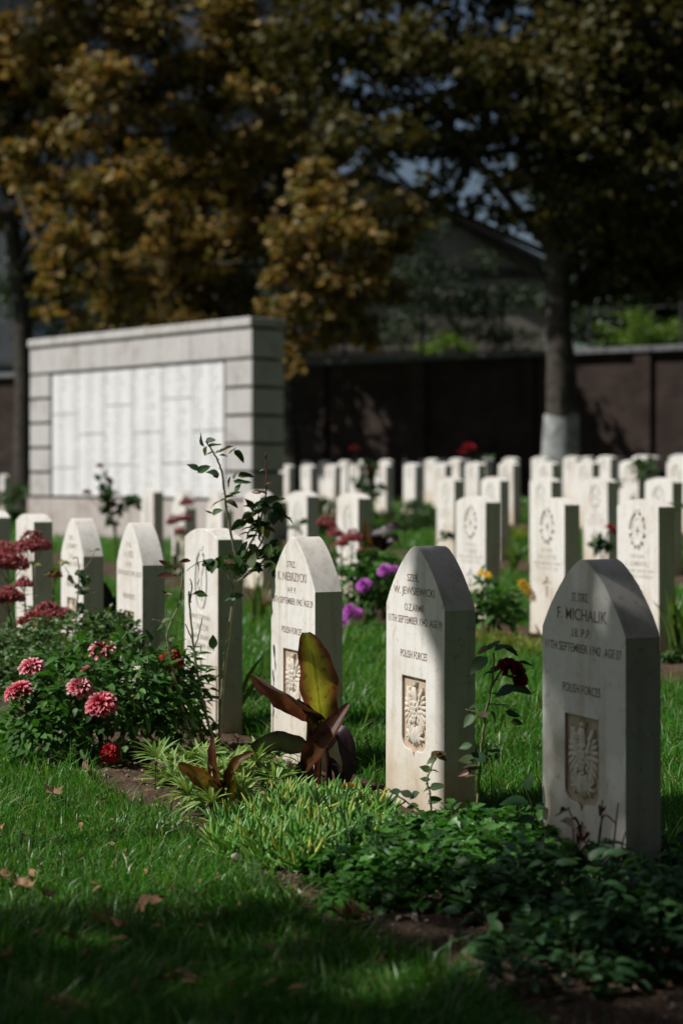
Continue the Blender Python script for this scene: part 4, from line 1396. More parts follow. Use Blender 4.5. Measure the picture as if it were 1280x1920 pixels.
# ------------------------------------------------------------------ lawn grass
def grass():
    NPTS = 520000
    d0, d1 = 2.7, 34.0
    # blades thin out with distance; width grows so that the sward stays closed
    r = rng.random(NPTS)
    e = -0.25
    d = (d0 ** e + r * (d1 ** e - d0 ** e)) ** (1 / e)
    px = rng.uniform(-220, 1500, NPTS)
    side_n = 170000                      # thinner sward beyond the borders of the view
    ds = rng.uniform(2.0, 15.0, side_n) ** 0.5 * 15 ** 0.5
    ps = np.where(rng.random(side_n) < 0.6, rng.uniform(-1300, -220, side_n), rng.uniform(1500, 2300, side_n))
    px, d = np.concatenate([px, ps]), np.concatenate([d, ds])
    NPTS += side_n
    x = (px - CX) / FPX * d
    y = d
    u, v = xy2uv(x, y)
    keep = np.ones(NPTS, bool)
    for k, v0, v1 in BEDS:
        lo = v0 - edge_wob(u) * (1 if k == 0 else 0.5) + rng.normal(0, 0.02, NPTS)
        keep &= ~((v > lo) & (v < v1 - 0.01 + rng.normal(0, 0.015, NPTS)))
    patch = np.sin(x * 2.3 + 1) * np.sin(y * 1.9) + 0.6 * np.sin(x * 5.1 + y * 3.3)
    keep &= rng.random(NPTS) < (0.72 + 0.25 * patch)
    x, y, d, u, v, patch = (a[keep] for a in (x, y, d, u, v, patch))
    n = len(x)
    z = np.interp(v, RISE_V, RISE_Z)
    far = np.maximum(1.0, (d / 5.0) ** 0.95)
    L = (0.024 + rng.gamma(2.0, 0.0145, n)) * (1 + 0.2 * patch) * np.clip(far, 1, 1.5)
    tall = rng.random(n) < 0.03
    L = np.where(tall, L * 1.6, L)
    w = rng.uniform(0.0009, 0.0026, n) * far
    ang = rng.uniform(0, 2 * math.pi, n)
    lean = np.where(rng.random(n) < 0.5, rng.uniform(0.1, 0.9, n), rng.uniform(0.8, 2.4, n))
    # combed slightly, as mown and trodden grass is
    dx = np.cos(ang) * lean + 0.35 * np.sin(x * 9 + 2 * np.sin(y * 7))
    dy = np.sin(ang) * lean + 0.3 * np.cos(y * 11 + 2 * np.sin(x * 8))
    base = np.stack([x, y, z - 0.004], 1)
    dirv = np.stack([dx, dy, np.zeros(n)], 1)
    up = np.array([0, 0, 1.0])
    face = rng.uniform(0, 2 * math.pi, n)
    side = np.stack([np.cos(face), np.sin(face), np.zeros(n)], 1)
    l1 = L[:, None]
    p1 = base + up * l1 * 0.55 + dirv * l1 * 0.22
    p2 = base + up * l1 * 0.92 + dirv * l1 * 0.75
    p2[:, 2] -= (L * 0.24 * lean)
    p1[:, 2] -= (L * 0.10 * lean)
    lay = np.where(lean > 1.2, 0.75, 1.0)[:, None]
    p1[:, :2] = base[:, :2] + (p1[:, :2] - base[:, :2]) * lay
    p2[:, :2] = base[:, :2] + (p2[:, :2] - base[:, :2]) * lay
    V = np.stack([base - side * w[:, None], base + side * w[:, None], p1 - side * w[:, None] * 0.85, p1 + side * w[:, None] * 0.85, p2], 1)
    a = np.arange(n)[:, None, None] * 5
    F = (np.array([(0, 1, 3), (0, 3, 2), (2, 3, 4)])[None] + a).reshape(-1, 3)
    tint = np.clip(rng.random(n) * 0.72 + 0.1 * patch, 0, 0.8)
    dry = rng.random(n) < 0.10 + 0.16 * np.clip(np.sin(x * 3.7 + 2) * np.sin(y * 2.9 + 1) + 0.5 * np.sin(x * 9 + y * 7), 0, 1)
    tint = np.where(dry, 0.99, tint)
    o = link('grass', np_mesh('grass', V.reshape(-1, 3), F, M_GRASS, np.repeat(tint, 5)))
    tag(o, 'short green lawn grass between the flower beds', 'grass', kind='stuff')
grass()

# ------------------------------------------------------------------ pebbles and litter on the soil
def pebbles():
    n = 1500
    u = rng.uniform(-1.6, 4.0, n)
    v = rng.uniform(-0.74, -0.02, n)
    xy = R0 + u[:, None] * EU + v[:, None] * EV
    ico = np.array([(1, 0, 0), (-1, 0, 0), (0, 1, 0), (0, -1, 0), (0, 0, 0.7), (0, 0, -0.7)], float)
    F = np.array([(0, 2, 4), (2, 1, 4), (1, 3, 4), (3, 0, 4), (2, 0, 5), (1, 2, 5), (3, 1, 5), (0, 3, 5)])
    s = rng.gamma(2.0, 0.0021, n) + 0.0015
    pos = np.stack([xy[:, 0], xy[:, 1], 0.022 + s * 0.2], 1)
    me = scatter('pebbles', (ico, F), pos, rand_dirs(n), rand_dirs(n), s, M_PEBBLE, smooth=False)
    tag(link('pebbles', me), 'small pale pebbles and clods strewn on the bare soil', 'pebbles', kind='stuff')
    n = 900
    u = rng.uniform(-1.6, 6.0, n)
    v = rng.uniform(-0.78, 0.05, n)
    xy = R0 + u[:, None] * EU + v[:, None] * EV
    pos = np.stack([xy[:, 0], xy[:, 1], np.full(n, 0.026)], 1)
    me = scatter('leaf_litter', leaf_arrays(0.03, 0.012, 3, 0.4, 0.3), pos, rand_dirs(n, -0.15, 0.35), rand_dirs(n, 0.5, 1), rng.uniform(0.4, 1.3, n), M_FALLEN)
    tag(link('leaf_litter', me), 'crumbled dry leaf litter on the flower bed soil', 'litter', kind='stuff')
pebbles()

def lawn_scraps():
    n = 420
    px, d = rng.uniform(-150, 700, n), rng.uniform(3.2, 6.5, n)
    x = (px - CX) / FPX * d
    u, v = xy2uv(x, d)
    k = v < -0.74
    x, d = x[k], d[k]
    n = len(x)
    pos = np.stack([x, d, rng.uniform(0.015, 0.045, n)], 1)
    me = scatter('lawn_scraps', leaf_arrays(0.035, 0.014, 3, 0.5, 0.4), pos, rand_dirs(n, -0.3, 0.5), rand_dirs(n, 0.4, 1), rng.uniform(0.3, 1.2, n), M_FALLEN)
    tag(link('lawn_scraps', me), 'tiny dry scraps of leaves and straw caught in the lawn', 'litter', kind='stuff')
lawn_scraps()

# ------------------------------------------------------------------ leaf and flower shapes
def lm(name, arr, mat, t=0.0):
    V, F = arr
    n = len(V)
    return np_mesh(name, V, F, mat, np.full(n, t))

ROSE_LEAVES = [lm('leaf', leaf_arrays(0.056, 0.036, 5, f, c, None, 0.12), M_ROSE_LEAF) for f, c in ((0.35, 0.15), (0.2, 0.35), (0.5, 0.05), (0.1, -0.15))]
ROSE_RED = [lm('leaf', leaf_arrays(0.05, 0.024, 5, 0.5, 0.2), M_ROSE_RED), lm('leaf', leaf_arrays(0.045, 0.02, 5, 0.7, -0.1), M_ROSE_RED)]
YEL_LEAVES = [lm('leaf', leaf_arrays(0.045, 0.026, 4, 0.3, 0.25), M_YELLOWING)]
def dahlia_prof(t):
    return math.sin(math.pi * min(1, t ** 0.7)) ** 0.75 * (1 + 0.10 * math.sin(t * 40))
DAHLIA_LEAVES = [lm('leaf', leaf_arrays(0.062, 0.034, 5, f, c, dahlia_prof, 0.1), M_DAHLIA_LEAF) for f, c in ((0.3, 0.25), (0.15, 0.45), (0.45, 0.1))]
DAHLIA_ARR = leaf_arrays(0.058, 0.032, 3, 0.25, 0.3)

def flower_mesh(name, n, R, mat, pl=0.45, pw=0.22, cup=0.4, flat=0.85, lower=-0.35):
    """pompon: petals set in a spiral over most of a ball"""
    mb = MB()
    ga = math.pi * (3 - 5 ** 0.5)
    for i in range(n):
        z = 1 - (1 - lower) * (i + 0.5) / n
        r = math.sqrt(max(0, 1 - z * z))
        a = i * ga
        d = Vector((r * math.cos(a), r * math.sin(a), z)).normalized()
        open_ = 0.35 + 0.65 * (1 - z) / 1.4 + random.uniform(-0.12, 0.12)
        d = (d + Vector((random.gauss(0, 0.10), random.gauss(0, 0.10), random.gauss(0, 0.10)))).normalized()
        out = (d + Vector((math.cos(a), math.sin(a), 0)) * 0.25 * open_).normalized()
        x = out.cross(Vector((0, 0, 1)))
        x = x.normalized() if x.length > 1e-3 else Vector((1, 0, 0))
        up = x.cross(out)
        b0 = d * R * 0.45
        L = R * pl * (0.75 + 0.5 * open_)
        w = R * pw * (0.6 + 0.6 * open_)
        V, B = [], []
        for t, ww, bend in ((0, 0.45, 0), (0.5, 1.0, 0.05), (0.85, 0.85, -0.02), (1.0, 0.35, -0.12)):
            c = b0 + out * L * t * 1.25 + up * bend * R
            for q in (-1, 0, 1):
                V.append(c + x * q * w * ww + up * (abs(q) * w * cup))
                B.append(t)
        F = []
        for k in range(3):
            for j in range(2):
                o_ = k * 3 + j
                F.append((o_, o_ + 1, o_ + 4, o_ + 3))
        V = [Vector((p.x, p.y, p.z * flat)) for p in V]
        mb.add(V, F, None, B)
    return mb.mesh(name, mat, sharp=180)

ME_PINK = flower_mesh('flower', 70, 0.040, M_PINK, 0.55, 0.20, 0.7)
ME_PINK2 = flower_mesh('flower', 62, 0.041, M_PINK_DEEP, 0.6, 0.21, 0.8, 0.8, -0.5)
ME_PINK3 = flower_mesh('flower', 54, 0.042, M_PINK, 0.62, 0.18, 0.9, 0.7, -0.6)
ME_REDF = flower_mesh('flower', 80, 0.042, M_REDF, 0.5, 0.26)
ME_PURP = flower_mesh('flower', 50, 0.045, M_PURPLE, 0.5, 0.3)
ME_ROSEF = flower_mesh('flower', 26, 0.045, M_ROSEF, 0.5, 0.5, 0.55, 0.9, -0.1)
ME_ROSEB = flower_mesh('flower', 20, 0.05, M_ROSEB, 0.5, 0.5, 0.55, 0.9, -0.1)

def daisy_mesh():
    mb = MB()
    for k in range(11):
        a = 2 * math.pi * k / 11
        d, x = Vector((math.cos(a), math.sin(a), 0)), Vector((-math.sin(a), math.cos(a), 0))
        V = [d * 0.008, d * 0.022 - x * 0.0065 + Vector((0, 0, 0.004)), d * 0.022 + x * 0.0065 + Vector((0, 0, 0.004)), d * 0.04 - x * 0.003, d * 0.04 + x * 0.003]
        mb.add(V, [(0, 1, 3, 4, 2)], None, [0.3, 0.6, 0.6, 1, 1])
    mb.add([(0.010 * math.cos(k), 0.010 * math.sin(k), 0.002) for k in np.linspace(0, 5.5, 8)] + [(0, 0, 0.010)], [(k, (k + 1) % 8, 8) for k in range(8)], None, [0.0] * 9)
    return mb.mesh('flower', M_DAISY, smooth=False)
ME_DAISY = daisy_mesh()

def place(me, name, parent, pos, rx=0.0, ry=0.0, rz=0.0, s=1.0):
    o = bpy.data.objects.new(name, me)
    COL.objects.link(o)
    o.parent = parent
    o.location = Vector(pos) - parent.location
    o.rotation_euler = (rx, ry, rz)
    o.scale = (s, s, s)
    return o

def leaf_cloud(parent, centre, radii, count, meshes, arr, mat, size=1.0, individual=300, zfloor=0.01, shell=0.55, boxy=1.0):
    """leaves through a bush: the nearest ones to the viewer are objects of their own"""
    d = rand_dirs(count, -0.55, 1.0)
    rr = rng.uniform(0, 1, count) ** (1 - shell)
    pos = np.array(centre) + d * rr[:, None] * np.array(radii)
    pos[:, 2] = np.maximum(pos[:, 2], float(parent.location.z) + zfloor)
    out = d * np.array([1, 1, 0.55]) + rng.normal(0, 0.45, (count, 3))
    out[:, 2] -= 0.12
    up = rng.normal(0, 0.35, (count, 3)) + np.array([0, 0, 1.0])
    order = np.argsort(pos[:, 1] - 0.3 * pos[:, 2] - 0.6 * rr)
    sizes = rng.uniform(0.7, 1.25, count) * size
    for i in order[:individual]:
        place_leaf(meshes[i % len(meshes)], parent, pos[i], out[i], up[i], float(sizes[i]))
    rest = order[individual:]
    if len(rest):
        me = scatter('foliage', arr, pos[rest] - np.array(parent.location), out[rest], up[rest], sizes[rest], mat)
        o = link('foliage', me, parent)
        o['kind'] = 'stuff'

# ------------------------------------------------------------------ pink dahlia bush
def dahlias():
    d = 6.1
    base = on_ground(205, 6.15, 0.01)
    t = empty('dahlia_plant', base)
    tag(t, 'bushy dahlia with pink and white pompons before the front row', 'dahlia')
    c = P(195, 1325, d)
    leaf_cloud(t, (c.x, c.y, 0.20), (0.36, 0.28, 0.25), 1500, DAHLIA_LEAVES, DAHLIA_ARR, M_DAHLIA_LEAF, 0.78, 210)
    c3 = P(95, 1380, 5.95)
    leaf_cloud(t, (c3.x, c3.y, 0.12), (0.2, 0.18, 0.14), 420, DAHLIA_LEAVES, DAHLIA_ARR, M_DAHLIA_LEAF, 0.78, 0)
    c2 = P(310, 1330, 6.2)
    leaf_cloud(t, (c2.x, c2.y, 0.19), (0.18, 0.17, 0.245), 600, DAHLIA_LEAVES, DAHLIA_ARR, M_DAHLIA_LEAF, 0.78, 90)
    fl = [(60, 1250, 6.0, ME_PINK3, 0.88, 0.5), (36, 1297, 5.95, ME_PINK2, 1.0, 0.2), (151, 1291, 5.85, ME_PINK, 1.0, 0.45), (190, 1321, 5.8, ME_PINK2, 1.04, 0.9), (193, 1219, 6.1, ME_PINK3, 0.95, 0.4),
          (320, 1238, 6.15, ME_REDF, 1.0, 0.4), (206, 1411, 5.85, ME_REDF, 0.8, 1.0), (163, 1259, 6.25, ME_PINK, 0.6, 0.6)]
    for x, y, dd, me, s, tilt in fl:
        p = P(x, y, dd)
        f = place(me, 'flower', t, p, tilt * random.uniform(0.6, 1.0), random.uniform(-0.4, 0.1), random.uniform(0, 1), s)
        st = MB()
        q = p + (base - p) * 0.75
        q.x = p.x + (base.x - p.x) * 0.55
        st.tube(sub(catmull([p + Vector((0, 0.015, -0.02)), p.lerp(q, 0.4) + Vector((0, 0, 0.02)), q], 6), base), 0.0028, 5)
        st.build('flower_stalk', M_STEM, t)
    for x, y, dd in ((148, 1254, 6.1), (100, 1246, 6.2), (352, 1295, 6.1), (250, 1305, 5.8), (225, 1393, 5.8), (165, 1262, 5.95), (213, 1306, 5.85)):
        p = P(x, y, dd)
        b = MB()
        pts = [p + Vector((0, 0, -0.007)), p + Vector((0, 0, -0.003)), p, p + Vector((0, 0, 0.005))]
        b.tube(sub(pts, base), [0.003, 0.0075, 0.008, 0.003], 8)
        b.tube(sub([p + Vector((0, 0, -0.007)), p + Vector((0.005, 0.01, -0.06))], base), 0.002, 5)
        b.build('bud', M_YELLOWING, t)
    for k in range(14):
        st = MB()
        a = random.uniform(0, 6.28)
        e = Vector((c.x + 0.25 * math.cos(a), c.y + 0.18 * math.sin(a), random.uniform(0.15, 0.4)))
        st.tube(sub([base + Vector((0.05 * math.cos(a), 0.05 * math.sin(a), -0.02)), base.lerp(e, 0.5) + Vector((0, 0, 0.04)), e], base), [0.006, 0.005, 0.003], 5)
        st.build('stem', M_STEM, t)
dahlias()

# small glossy shrub behind the dahlias
def glossy_shrub():
    base = on_ground(120, 7.15, 0.01)
    t = empty('glossy_shrub', base)
    tag(t, 'low mounded shrub of tiny glossy leaves behind the pink dahlias', 'shrub')
    n = 9000
    cen = [((130, 1222, 7.1), (0.24, 0.2, 0.15)), ((40, 1250, 7.0), (0.22, 0.18, 0.16)), ((205, 1208, 7.1), (0.14, 0.14, 0.14)), ((80, 1280, 6.8), (0.26, 0.2, 0.15)), ((-30, 1270, 7.0), (0.2, 0.2, 0.16))]
    pos = []
    for (x, y, d), r in cen:
        c = np.array(P(x, y, d))
        dd = rand_dirs(n // 5, -0.4, 1)
        pos.append(c + dd * (rng.uniform(0.55, 1.0, (n // 5, 1)) ** 0.5) * np.array(r) * (1 + 0.12 * np.sin(dd[:, :1] * 9 + dd[:, 1:2] * 7)))
    pos = np.concatenate(pos)
    pos[:, 2] = np.maximum(pos[:, 2], 0.02)
    D = rand_dirs(len(pos), -0.2, 0.9)
    U = rng.normal(0, 0.5, (len(pos), 3)) + np.array([0, 0, 1])
    me = scatter('foliage', leaf_arrays(0.023, 0.014, 3, 0.25, 0.2), pos - np.array(base), D, U, rng.uniform(0.7, 1.3, len(pos)), M_BOX_LEAF)
    link('foliage', me, t)['kind'] = 'stuff'
    st = MB()
    for k in range(30):
        e = Vector(pos[rng.integers(0, len(pos))])
        st.tube(sub([base, base.lerp(e, 0.5) + Vector((0, 0, 0.03)), e], base), [0.004, 0.003, 0.0015], 4)
    st.build('stems', M_DRY, t)['kind'] = 'stuff'
glossy_shrub()

# ------------------------------------------------------------------ sedum
def sedum_head(r, n, mat):
    """a broad cyme: several rounded cushions of tiny florets"""
    k = 8
    cen = [(0, 0, r * 0.42, 0.6)] + [(0.56 * r * math.cos(a), 0.56 * r * math.sin(a), random.uniform(-0.02, 0.14) * r, random.uniform(0.38, 0.5)) for a in np.linspace(0, 2 * math.pi, k, endpoint=False)]
    pos, dd = [], []
    for cx, cy, cz, q in cen:
        m = int(n / 5)
        d = rand_dirs(m, -0.15, 1.0)
        pos.append(np.array([cx, cy, cz]) + d * np.array([q * r, q * r, q * r * 0.95]) * rng.uniform(0.86, 1.06, (m, 1)))
        dd.append(d)
    pos, d = np.concatenate(pos), np.concatenate(dd)
    V = np.array([(-1, -0.5, 0), (1, -0.5, 0), (0, 1.0, 0), (0, 0, 1.1)]) * 0.0075
    F = np.array([(0, 1, 3), (1, 2, 3), (2, 0, 3)])
    return scatter('flower_head', (V, F), pos, np.cross(d, rand_dirs(len(d))), d, rng.uniform(0.7, 1.3, len(d)), mat, smooth=False)

SED_LEAF = [lm('leaf', leaf_arrays(0.06, 0.03, 4, 0.2, 0.2), M_SEDUM_LEAF)]
def sedum(label, base, heads, mat, n=420, leaves=26, far=1.0):
    base = Vector(base)
    t = empty('sedum_plant', base)
    tag(t, label, 'sedum')
    for x, y, d, rp in heads:
        p = P(x, y, d)
        r = rp * d / FPX
        me = sedum_head(r, int(n * (r / 0.08) ** 1.4) + 60, mat)
        place(me, 'flower_head', t, p, random.uniform(-0.2, 0.25), random.uniform(-0.2, 0.2), random.uniform(0, 6))
        st = MB()
        ft = Vector((base.x + (p.x - base.x) * 0.5, base.y + (p.y - base.y) * 0.5, base.z))
        for k in range(5):
            e = p + Vector((random.uniform(-1, 1) * r * 0.7, random.uniform(-1, 1) * r * 0.7, 0.002))
            st.tube(sub([p - Vector((0, 0, r * 0.9)), e], base), 0.002, 4)
        path = catmull([p - Vector((0, 0, r * 0.9)), p.lerp(ft, 0.5) + Vector((0, 0, 0.02)), ft], 8)
        st.tube(sub(path, base), 0.0042 * far, 5)
        st.build('stem', M_STEM, t)
        for k in range(leaves // len(heads) + 1):
            q = path[random.randint(1, 6)]
            dv = Vector(rand_dirs(1, -0.1, 0.6)[0])
            place_leaf(SED_LEAF[0], t, q, dv, (0, 0, 1), random.uniform(0.8, 1.35) * far)
    return t

sedum('dark red sedum heads on leafy stems at the left border', on_ground(70, 7.75), [(62, 1030, 7.9, 36), (18, 1062, 7.7, 38), (12, 1040, 7.9, 26), (46, 1098, 7.6, 16), (18, 1125, 7.5, 28), (88, 1165, 7.25, 38), (60, 1172, 7.2, 26), (115, 1158, 7.35, 18), (103, 1080, 7.9, 12)], M_SEDUM, 460, 135)
sedum('small rusty sedum head between the red sedum and a pointed headstone', on_ground(126, 7.7), [(126, 1157, 7.6, 17)], M_SEDUM_DRY, 320, 6)
sedum('red sedum in the second row bed before the memorial', on_ground(338, 14.6), [(350, 945, 14.6, 14), (327, 980, 14.4, 15), (345, 975, 14.6, 15), (338, 1000, 14.3, 12)], M_SEDUM, 300, 16, 1.3)
sedum('dark red sedum in the second row bed right of the third pointed headstone', on_ground(640, 11.3), [(612, 986, 11.6, 20), (660, 1014, 11.2, 22), (628, 1003, 11.4, 16), (682, 1034, 11.0, 12), (640, 1022, 11.3, 12)], M_SEDUM, 320, 22, 1.2)
sedum('pinkish sedum low on the lawn edge between two front headstones', on_ground(488, 11.7), [(482, 1137, 11.6, 10), (500, 1133, 11.7, 9)], M_SEDUM, 300, 6, 1.1)

# ------------------------------------------------------------------ roses
def thorny(mb, pts, r0, r1, base, thorns=0.03):
    path = catmull(pts, max(8, len(pts) * 5))
    n = len(path)
    jit = [p + Vector((random.uniform(-1, 1), random.uniform(-1, 1), random.uniform(-1, 1))) * 0.0012 for p in path]
    r0, r1 = r0 * 1.2, r1 * 1.2
    mb.tube(sub(jit, base), [r0 + (r1 - r0) * i / (n - 1) for i in range(n)], 7)
    L = 0
    for i in range(n - 1):
        seg = path[i + 1] - path[i]
        L += seg.length
        if L > thorns:
            L = random.uniform(-0.01, 0.01)
            a = Vector(rand_dirs(1, -0.4, 0.4)[0])
            a = (a - seg.normalized() * a.dot(seg.normalized())).normalized()
            r = r0 + (r1 - r0) * i / n
            mb.tube(sub([path[i] + a * r * 0.6, path[i] + a * (r + 0.0045), path[i] + a * (r + 0.007) - seg.normalized() * 0.003], base), [0.0026, 0.0012, 0.0003], 5)
    return path

def rose_leaves(t, spots, d, meshes, size=1.0):
    """spots: (px, py, angle in the picture in degrees or None, scale)"""
    for x, y, a, s in spots:
        a = random.uniform(0, 360) if a is None else a + random.uniform(-12, 12)
        a = math.radians(a)
        dv = Vector((math.cos(a), random.uniform(-0.55, 0.35), math.sin(a)))
        up = Vector((random.uniform(-0.5, 0.5), random.uniform(-0.9, 0.2), random.uniform(0.5, 1.0)))
        p = P(x, y, d + random.uniform(-0.035, 0.035))
        place_leaf(random.choice(meshes), t, p - dv.normalized() * 0.025 * s, dv, up, s * size * random.uniform(0.85, 1.1))

def cluster(cx, cy, rx, ry, n):
    out = []
    for _ in range(n):
        a, r = random.uniform(0, 6.283), math.sqrt(random.random())
        out.append((cx + rx * r * math.cos(a), cy + ry * r * math.sin(a), None, random.uniform(0.75, 1.15)))
    return out

def big_rose():
    d = 6.12
    base = on_ground(408, d, 0.005)
    t = empty('rose_bush', base)
    tag(t, 'tall thorny rose with long bare canes before the round-topped front headstone', 'rose')
    f = lambda L, dd=0.0: [P(x, y, d + dd) for x, y in L]
    s1 = MB()
    thorny(s1, f([(409, 1418), (411, 1380), (416, 1300), (424, 1225), (432, 1165), (438, 1120), (441, 1085)]), 0.0058, 0.0045, base)
    thorny(s1, f([(441, 1085), (444, 1058), (438, 1025), (430, 985), (424, 950), (419, 905), (412, 872), (400, 848), (388, 830)]), 0.0045, 0.0022, base)
    s1.build('stem', M_ROSE_STEM, t)
    s2 = MB()
    thorny(s2, f([(403, 1415), (392, 1360), (375, 1290), (363, 1210), (357, 1150), (354, 1108)], -0.03), 0.0048, 0.0026, base)
    thorny(s2, f([(364, 1216), (372, 1195), (379, 1160)], -0.03), 0.0022, 0.0016, base)
    thorny(s2, f([(362, 1202), (352, 1180), (348, 1170)], -0.03), 0.0022, 0.0016, base)
    thorny(s2, f([(356, 1130), (360, 1100), (357, 1085)], -0.03), 0.0026, 0.0014, base)
    s2.build('stem', M_ROSE_STEM, t)
    s3 = MB()
    thorny(s3, f([(380, 1420), (362, 1390), (342, 1330), (325, 1262), (314, 1195), (322, 1165), (337, 1130), (342, 1090), (341, 1062)], -0.08), 0.0055, 0.002, base)
    thorny(s3, f([(312, 1180), (300, 1165), (285, 1162)], -0.08), 0.002, 0.0014, base)
    s3.build('stem', M_ROSE_STEM, t)
    s4 = MB()
    thorny(s4, f([(443, 1092), (460, 1080), (485, 1060), (503, 1042), (522, 1022)], 0.02), 0.0045, 0.0022, base)
    thorny(s4, f([(450, 1060), (463, 1030), (480, 1000), (492, 960), (497, 935)], 0.03), 0.0035, 0.0024, base)
    thorny(s4, f([(470, 1050), (488, 1020), (500, 985), (506, 955)], 0.03), 0.003, 0.002, base)
    thorny(s4, f([(440, 1110), (422, 1070), (400, 1050), (372, 1055), (350, 1070)], 0.0), 0.0024, 0.0012, base)
    s4.build('stem', M_ROSE_STEM, t)
    s5 = MB()
    thorny(s5, f([(497, 935), (500, 900), (499, 880), (498, 862)], 0.03), 0.0022, 0.0015, base)
    s5.build('shoot', M_RED_STEM, t)
    b = MB()
    p = P(498, 857, d + 0.03)
    b.tube(sub([p - Vector((0, 0, 0.008)), p, p + Vector((0, 0, 0.006)), p + Vector((0, 0, 0.014))], base), [0.002, 0.0052, 0.0045, 0.0008], 8)
    b.build('bud', M_ROSE_RED, t)
    R_ = ROSE_LEAVES
    rose_leaves(t, [(379, 826, 100, 1.0), (394, 826, 20, .8), (401, 836, 0, .95), (385, 846, 250, .75), (393, 850, 200, .7), (423, 843, 20, 1.0), (420, 855, 180, .6), (450, 853, -40, 1.1), (436, 846, 20, .7), (410, 848, 30, .6)], d, R_)
    rose_leaves(t, [(364, 877, 155, 1.0), (381, 881, 30, .9), (401, 885, 160, .95), (404, 889, 120, .7)], d, R_)
    rose_leaves(t, [(431, 900, 70, .6), (441, 893, 60, .5), (460, 892, 15, 1.1), (452, 905, -10, 1.2), (446, 916, 240, .95), (430, 906, 250, .6), (437, 925, 30, .8), (432, 931, 10, .9), (410, 939, 180, 1.1), (433, 941, -10, .95), (408, 960, 30, .9), (395, 963, 170, .9)], d, R_)
    rose_leaves(t, cluster(492, 968, 40, 26, 26) + [(470, 968, 200, 1.2), (450, 985, 200, 1.2), (528, 968, -25, 1.4), (512, 935, 30, 1.3), (500, 935, 20, 1.2), (488, 945, 210, 1.1), (540, 970, -15, 1.0)], d + 0.03, R_, 1.05)
    rose_leaves(t, cluster(470, 1050, 50, 22, 38) + cluster(515, 1050, 22, 25, 12) + cluster(395, 1052, 25, 14, 11), d, R_)
    rose_leaves(t, cluster(505, 1030, 22, 16, 9) + cluster(485, 1000, 25, 14, 8), d + 0.02, R_ + YEL_LEAVES)
    rose_leaves(t, [(488, 998, 250, 1.0), (500, 1003, 260, 1.1), (508, 992, -10, .8)], d, YEL_LEAVES)
    rose_leaves(t, [(492, 925, 180, .8), (506, 908, 20, .9), (494, 908, 160, .7), (480, 923, 170, .8), (490, 882, 180, .5), (460, 990, 185, 1.0), (455, 1000, 175, .9)], d + 0.03, ROSE_RED)
    rose_leaves(t, [(345, 1054, 200, 1.0), (330, 1062, 160, .9), (310, 1082, 180, 1.3), (322, 1078, 170, .9), (305, 1055, 160, .8), (307, 1112, 150, .8), (318, 1116, 0, .7), (372, 1114, 190, 1.0), (378, 1116, 0, .7)], d - 0.06, ROSE_RED + R_[:1])
    rose_leaves(t, [(312, 1164, 20, .8), (300, 1175, 190, .9), (330, 1167, 0, .6), (400, 1205, 100, 1.0), (416, 1204, 0, .6), (440, 1118, 20, .9), (430, 1122, 190, .6), (310, 1210, 200, 1.0), (318, 1200, 60, .8), (300, 1190, 150, .9)], d - 0.04, R_)
    rose_leaves(t, [(330, 1275, 265, .9), (322, 1290, 260, 1.0), (318, 1260, 275, .8)], d - 0.05, ROSE_RED)
    return t
big_rose()

def red_rose():
    d = 4.78
    base = on_ground(893, d, 0.005)
    t = empty('rose_bush', base)
    tag(t, 'shaded rose with one drooping dark red bloom between the two nearest headstones', 'rose')
    f = lambda L, dd=0.0: [P(x, y, d + dd) for x, y in L]
    s = MB()
    thorny(s, f([(892, 1580), (895, 1500), (900, 1420), (908, 1350), (918, 1300), (924, 1262), (925, 1225)]), 0.0042, 0.002, base)
    thorny(s, f([(920, 1290), (940, 1255), (955, 1238), (960, 1250)]), 0.0026, 0.002, base)
    thorny(s, f([(908, 1350), (890, 1335), (872, 1330)]), 0.002, 0.001, base)
    thorny(s, f([(914, 1320), (940, 1322), (965, 1335)]), 0.002, 0.001, base)
    s.build('stem', M_ROSE_STEM, t)
    place(ME_ROSEF, 'flower', t, P(957, 1266, d - 0.02), 0.5, 0.7, 0.3, 1.0)
    rose_leaves(t, [(905, 1222, 190, 1.1), (925, 1210, 30, .8), (945, 1215, 20, 1.2), (958, 1222, -20, 1.0), (898, 1242, 220, 1.2), (985, 1245, -10, 1.0), (912, 1262, 190, .8), (930, 1255, 20, .9), (948, 1292, 180, 1.4), (975, 1290, -10, 1.2), (910, 1300, 200, .8), (930, 1300, 10, .8), (890, 1325, 170, 1.1),
                    (905, 1340, 200, .8), (945, 1320, 20, .8), (960, 1340, -20, .9), (970, 1356, -10, .8), (925, 1345, 300, .8), (942, 1352, 250, .9), (880, 1350, 210, .9), (870, 1400, 180, .9), (925, 1410, 10, .8)], d, ROSE_LEAVES, 0.9)
    rose_leaves(t, [(875, 1425, 190, 1.0), (898, 1420, 150, .9), (885, 1440, 200, .9), (870, 1450, 190, .8), (880, 1455, 30, .7)], d - 0.03, ROSE_LEAVES + ROSE_RED[:1], 0.95)
red_rose()

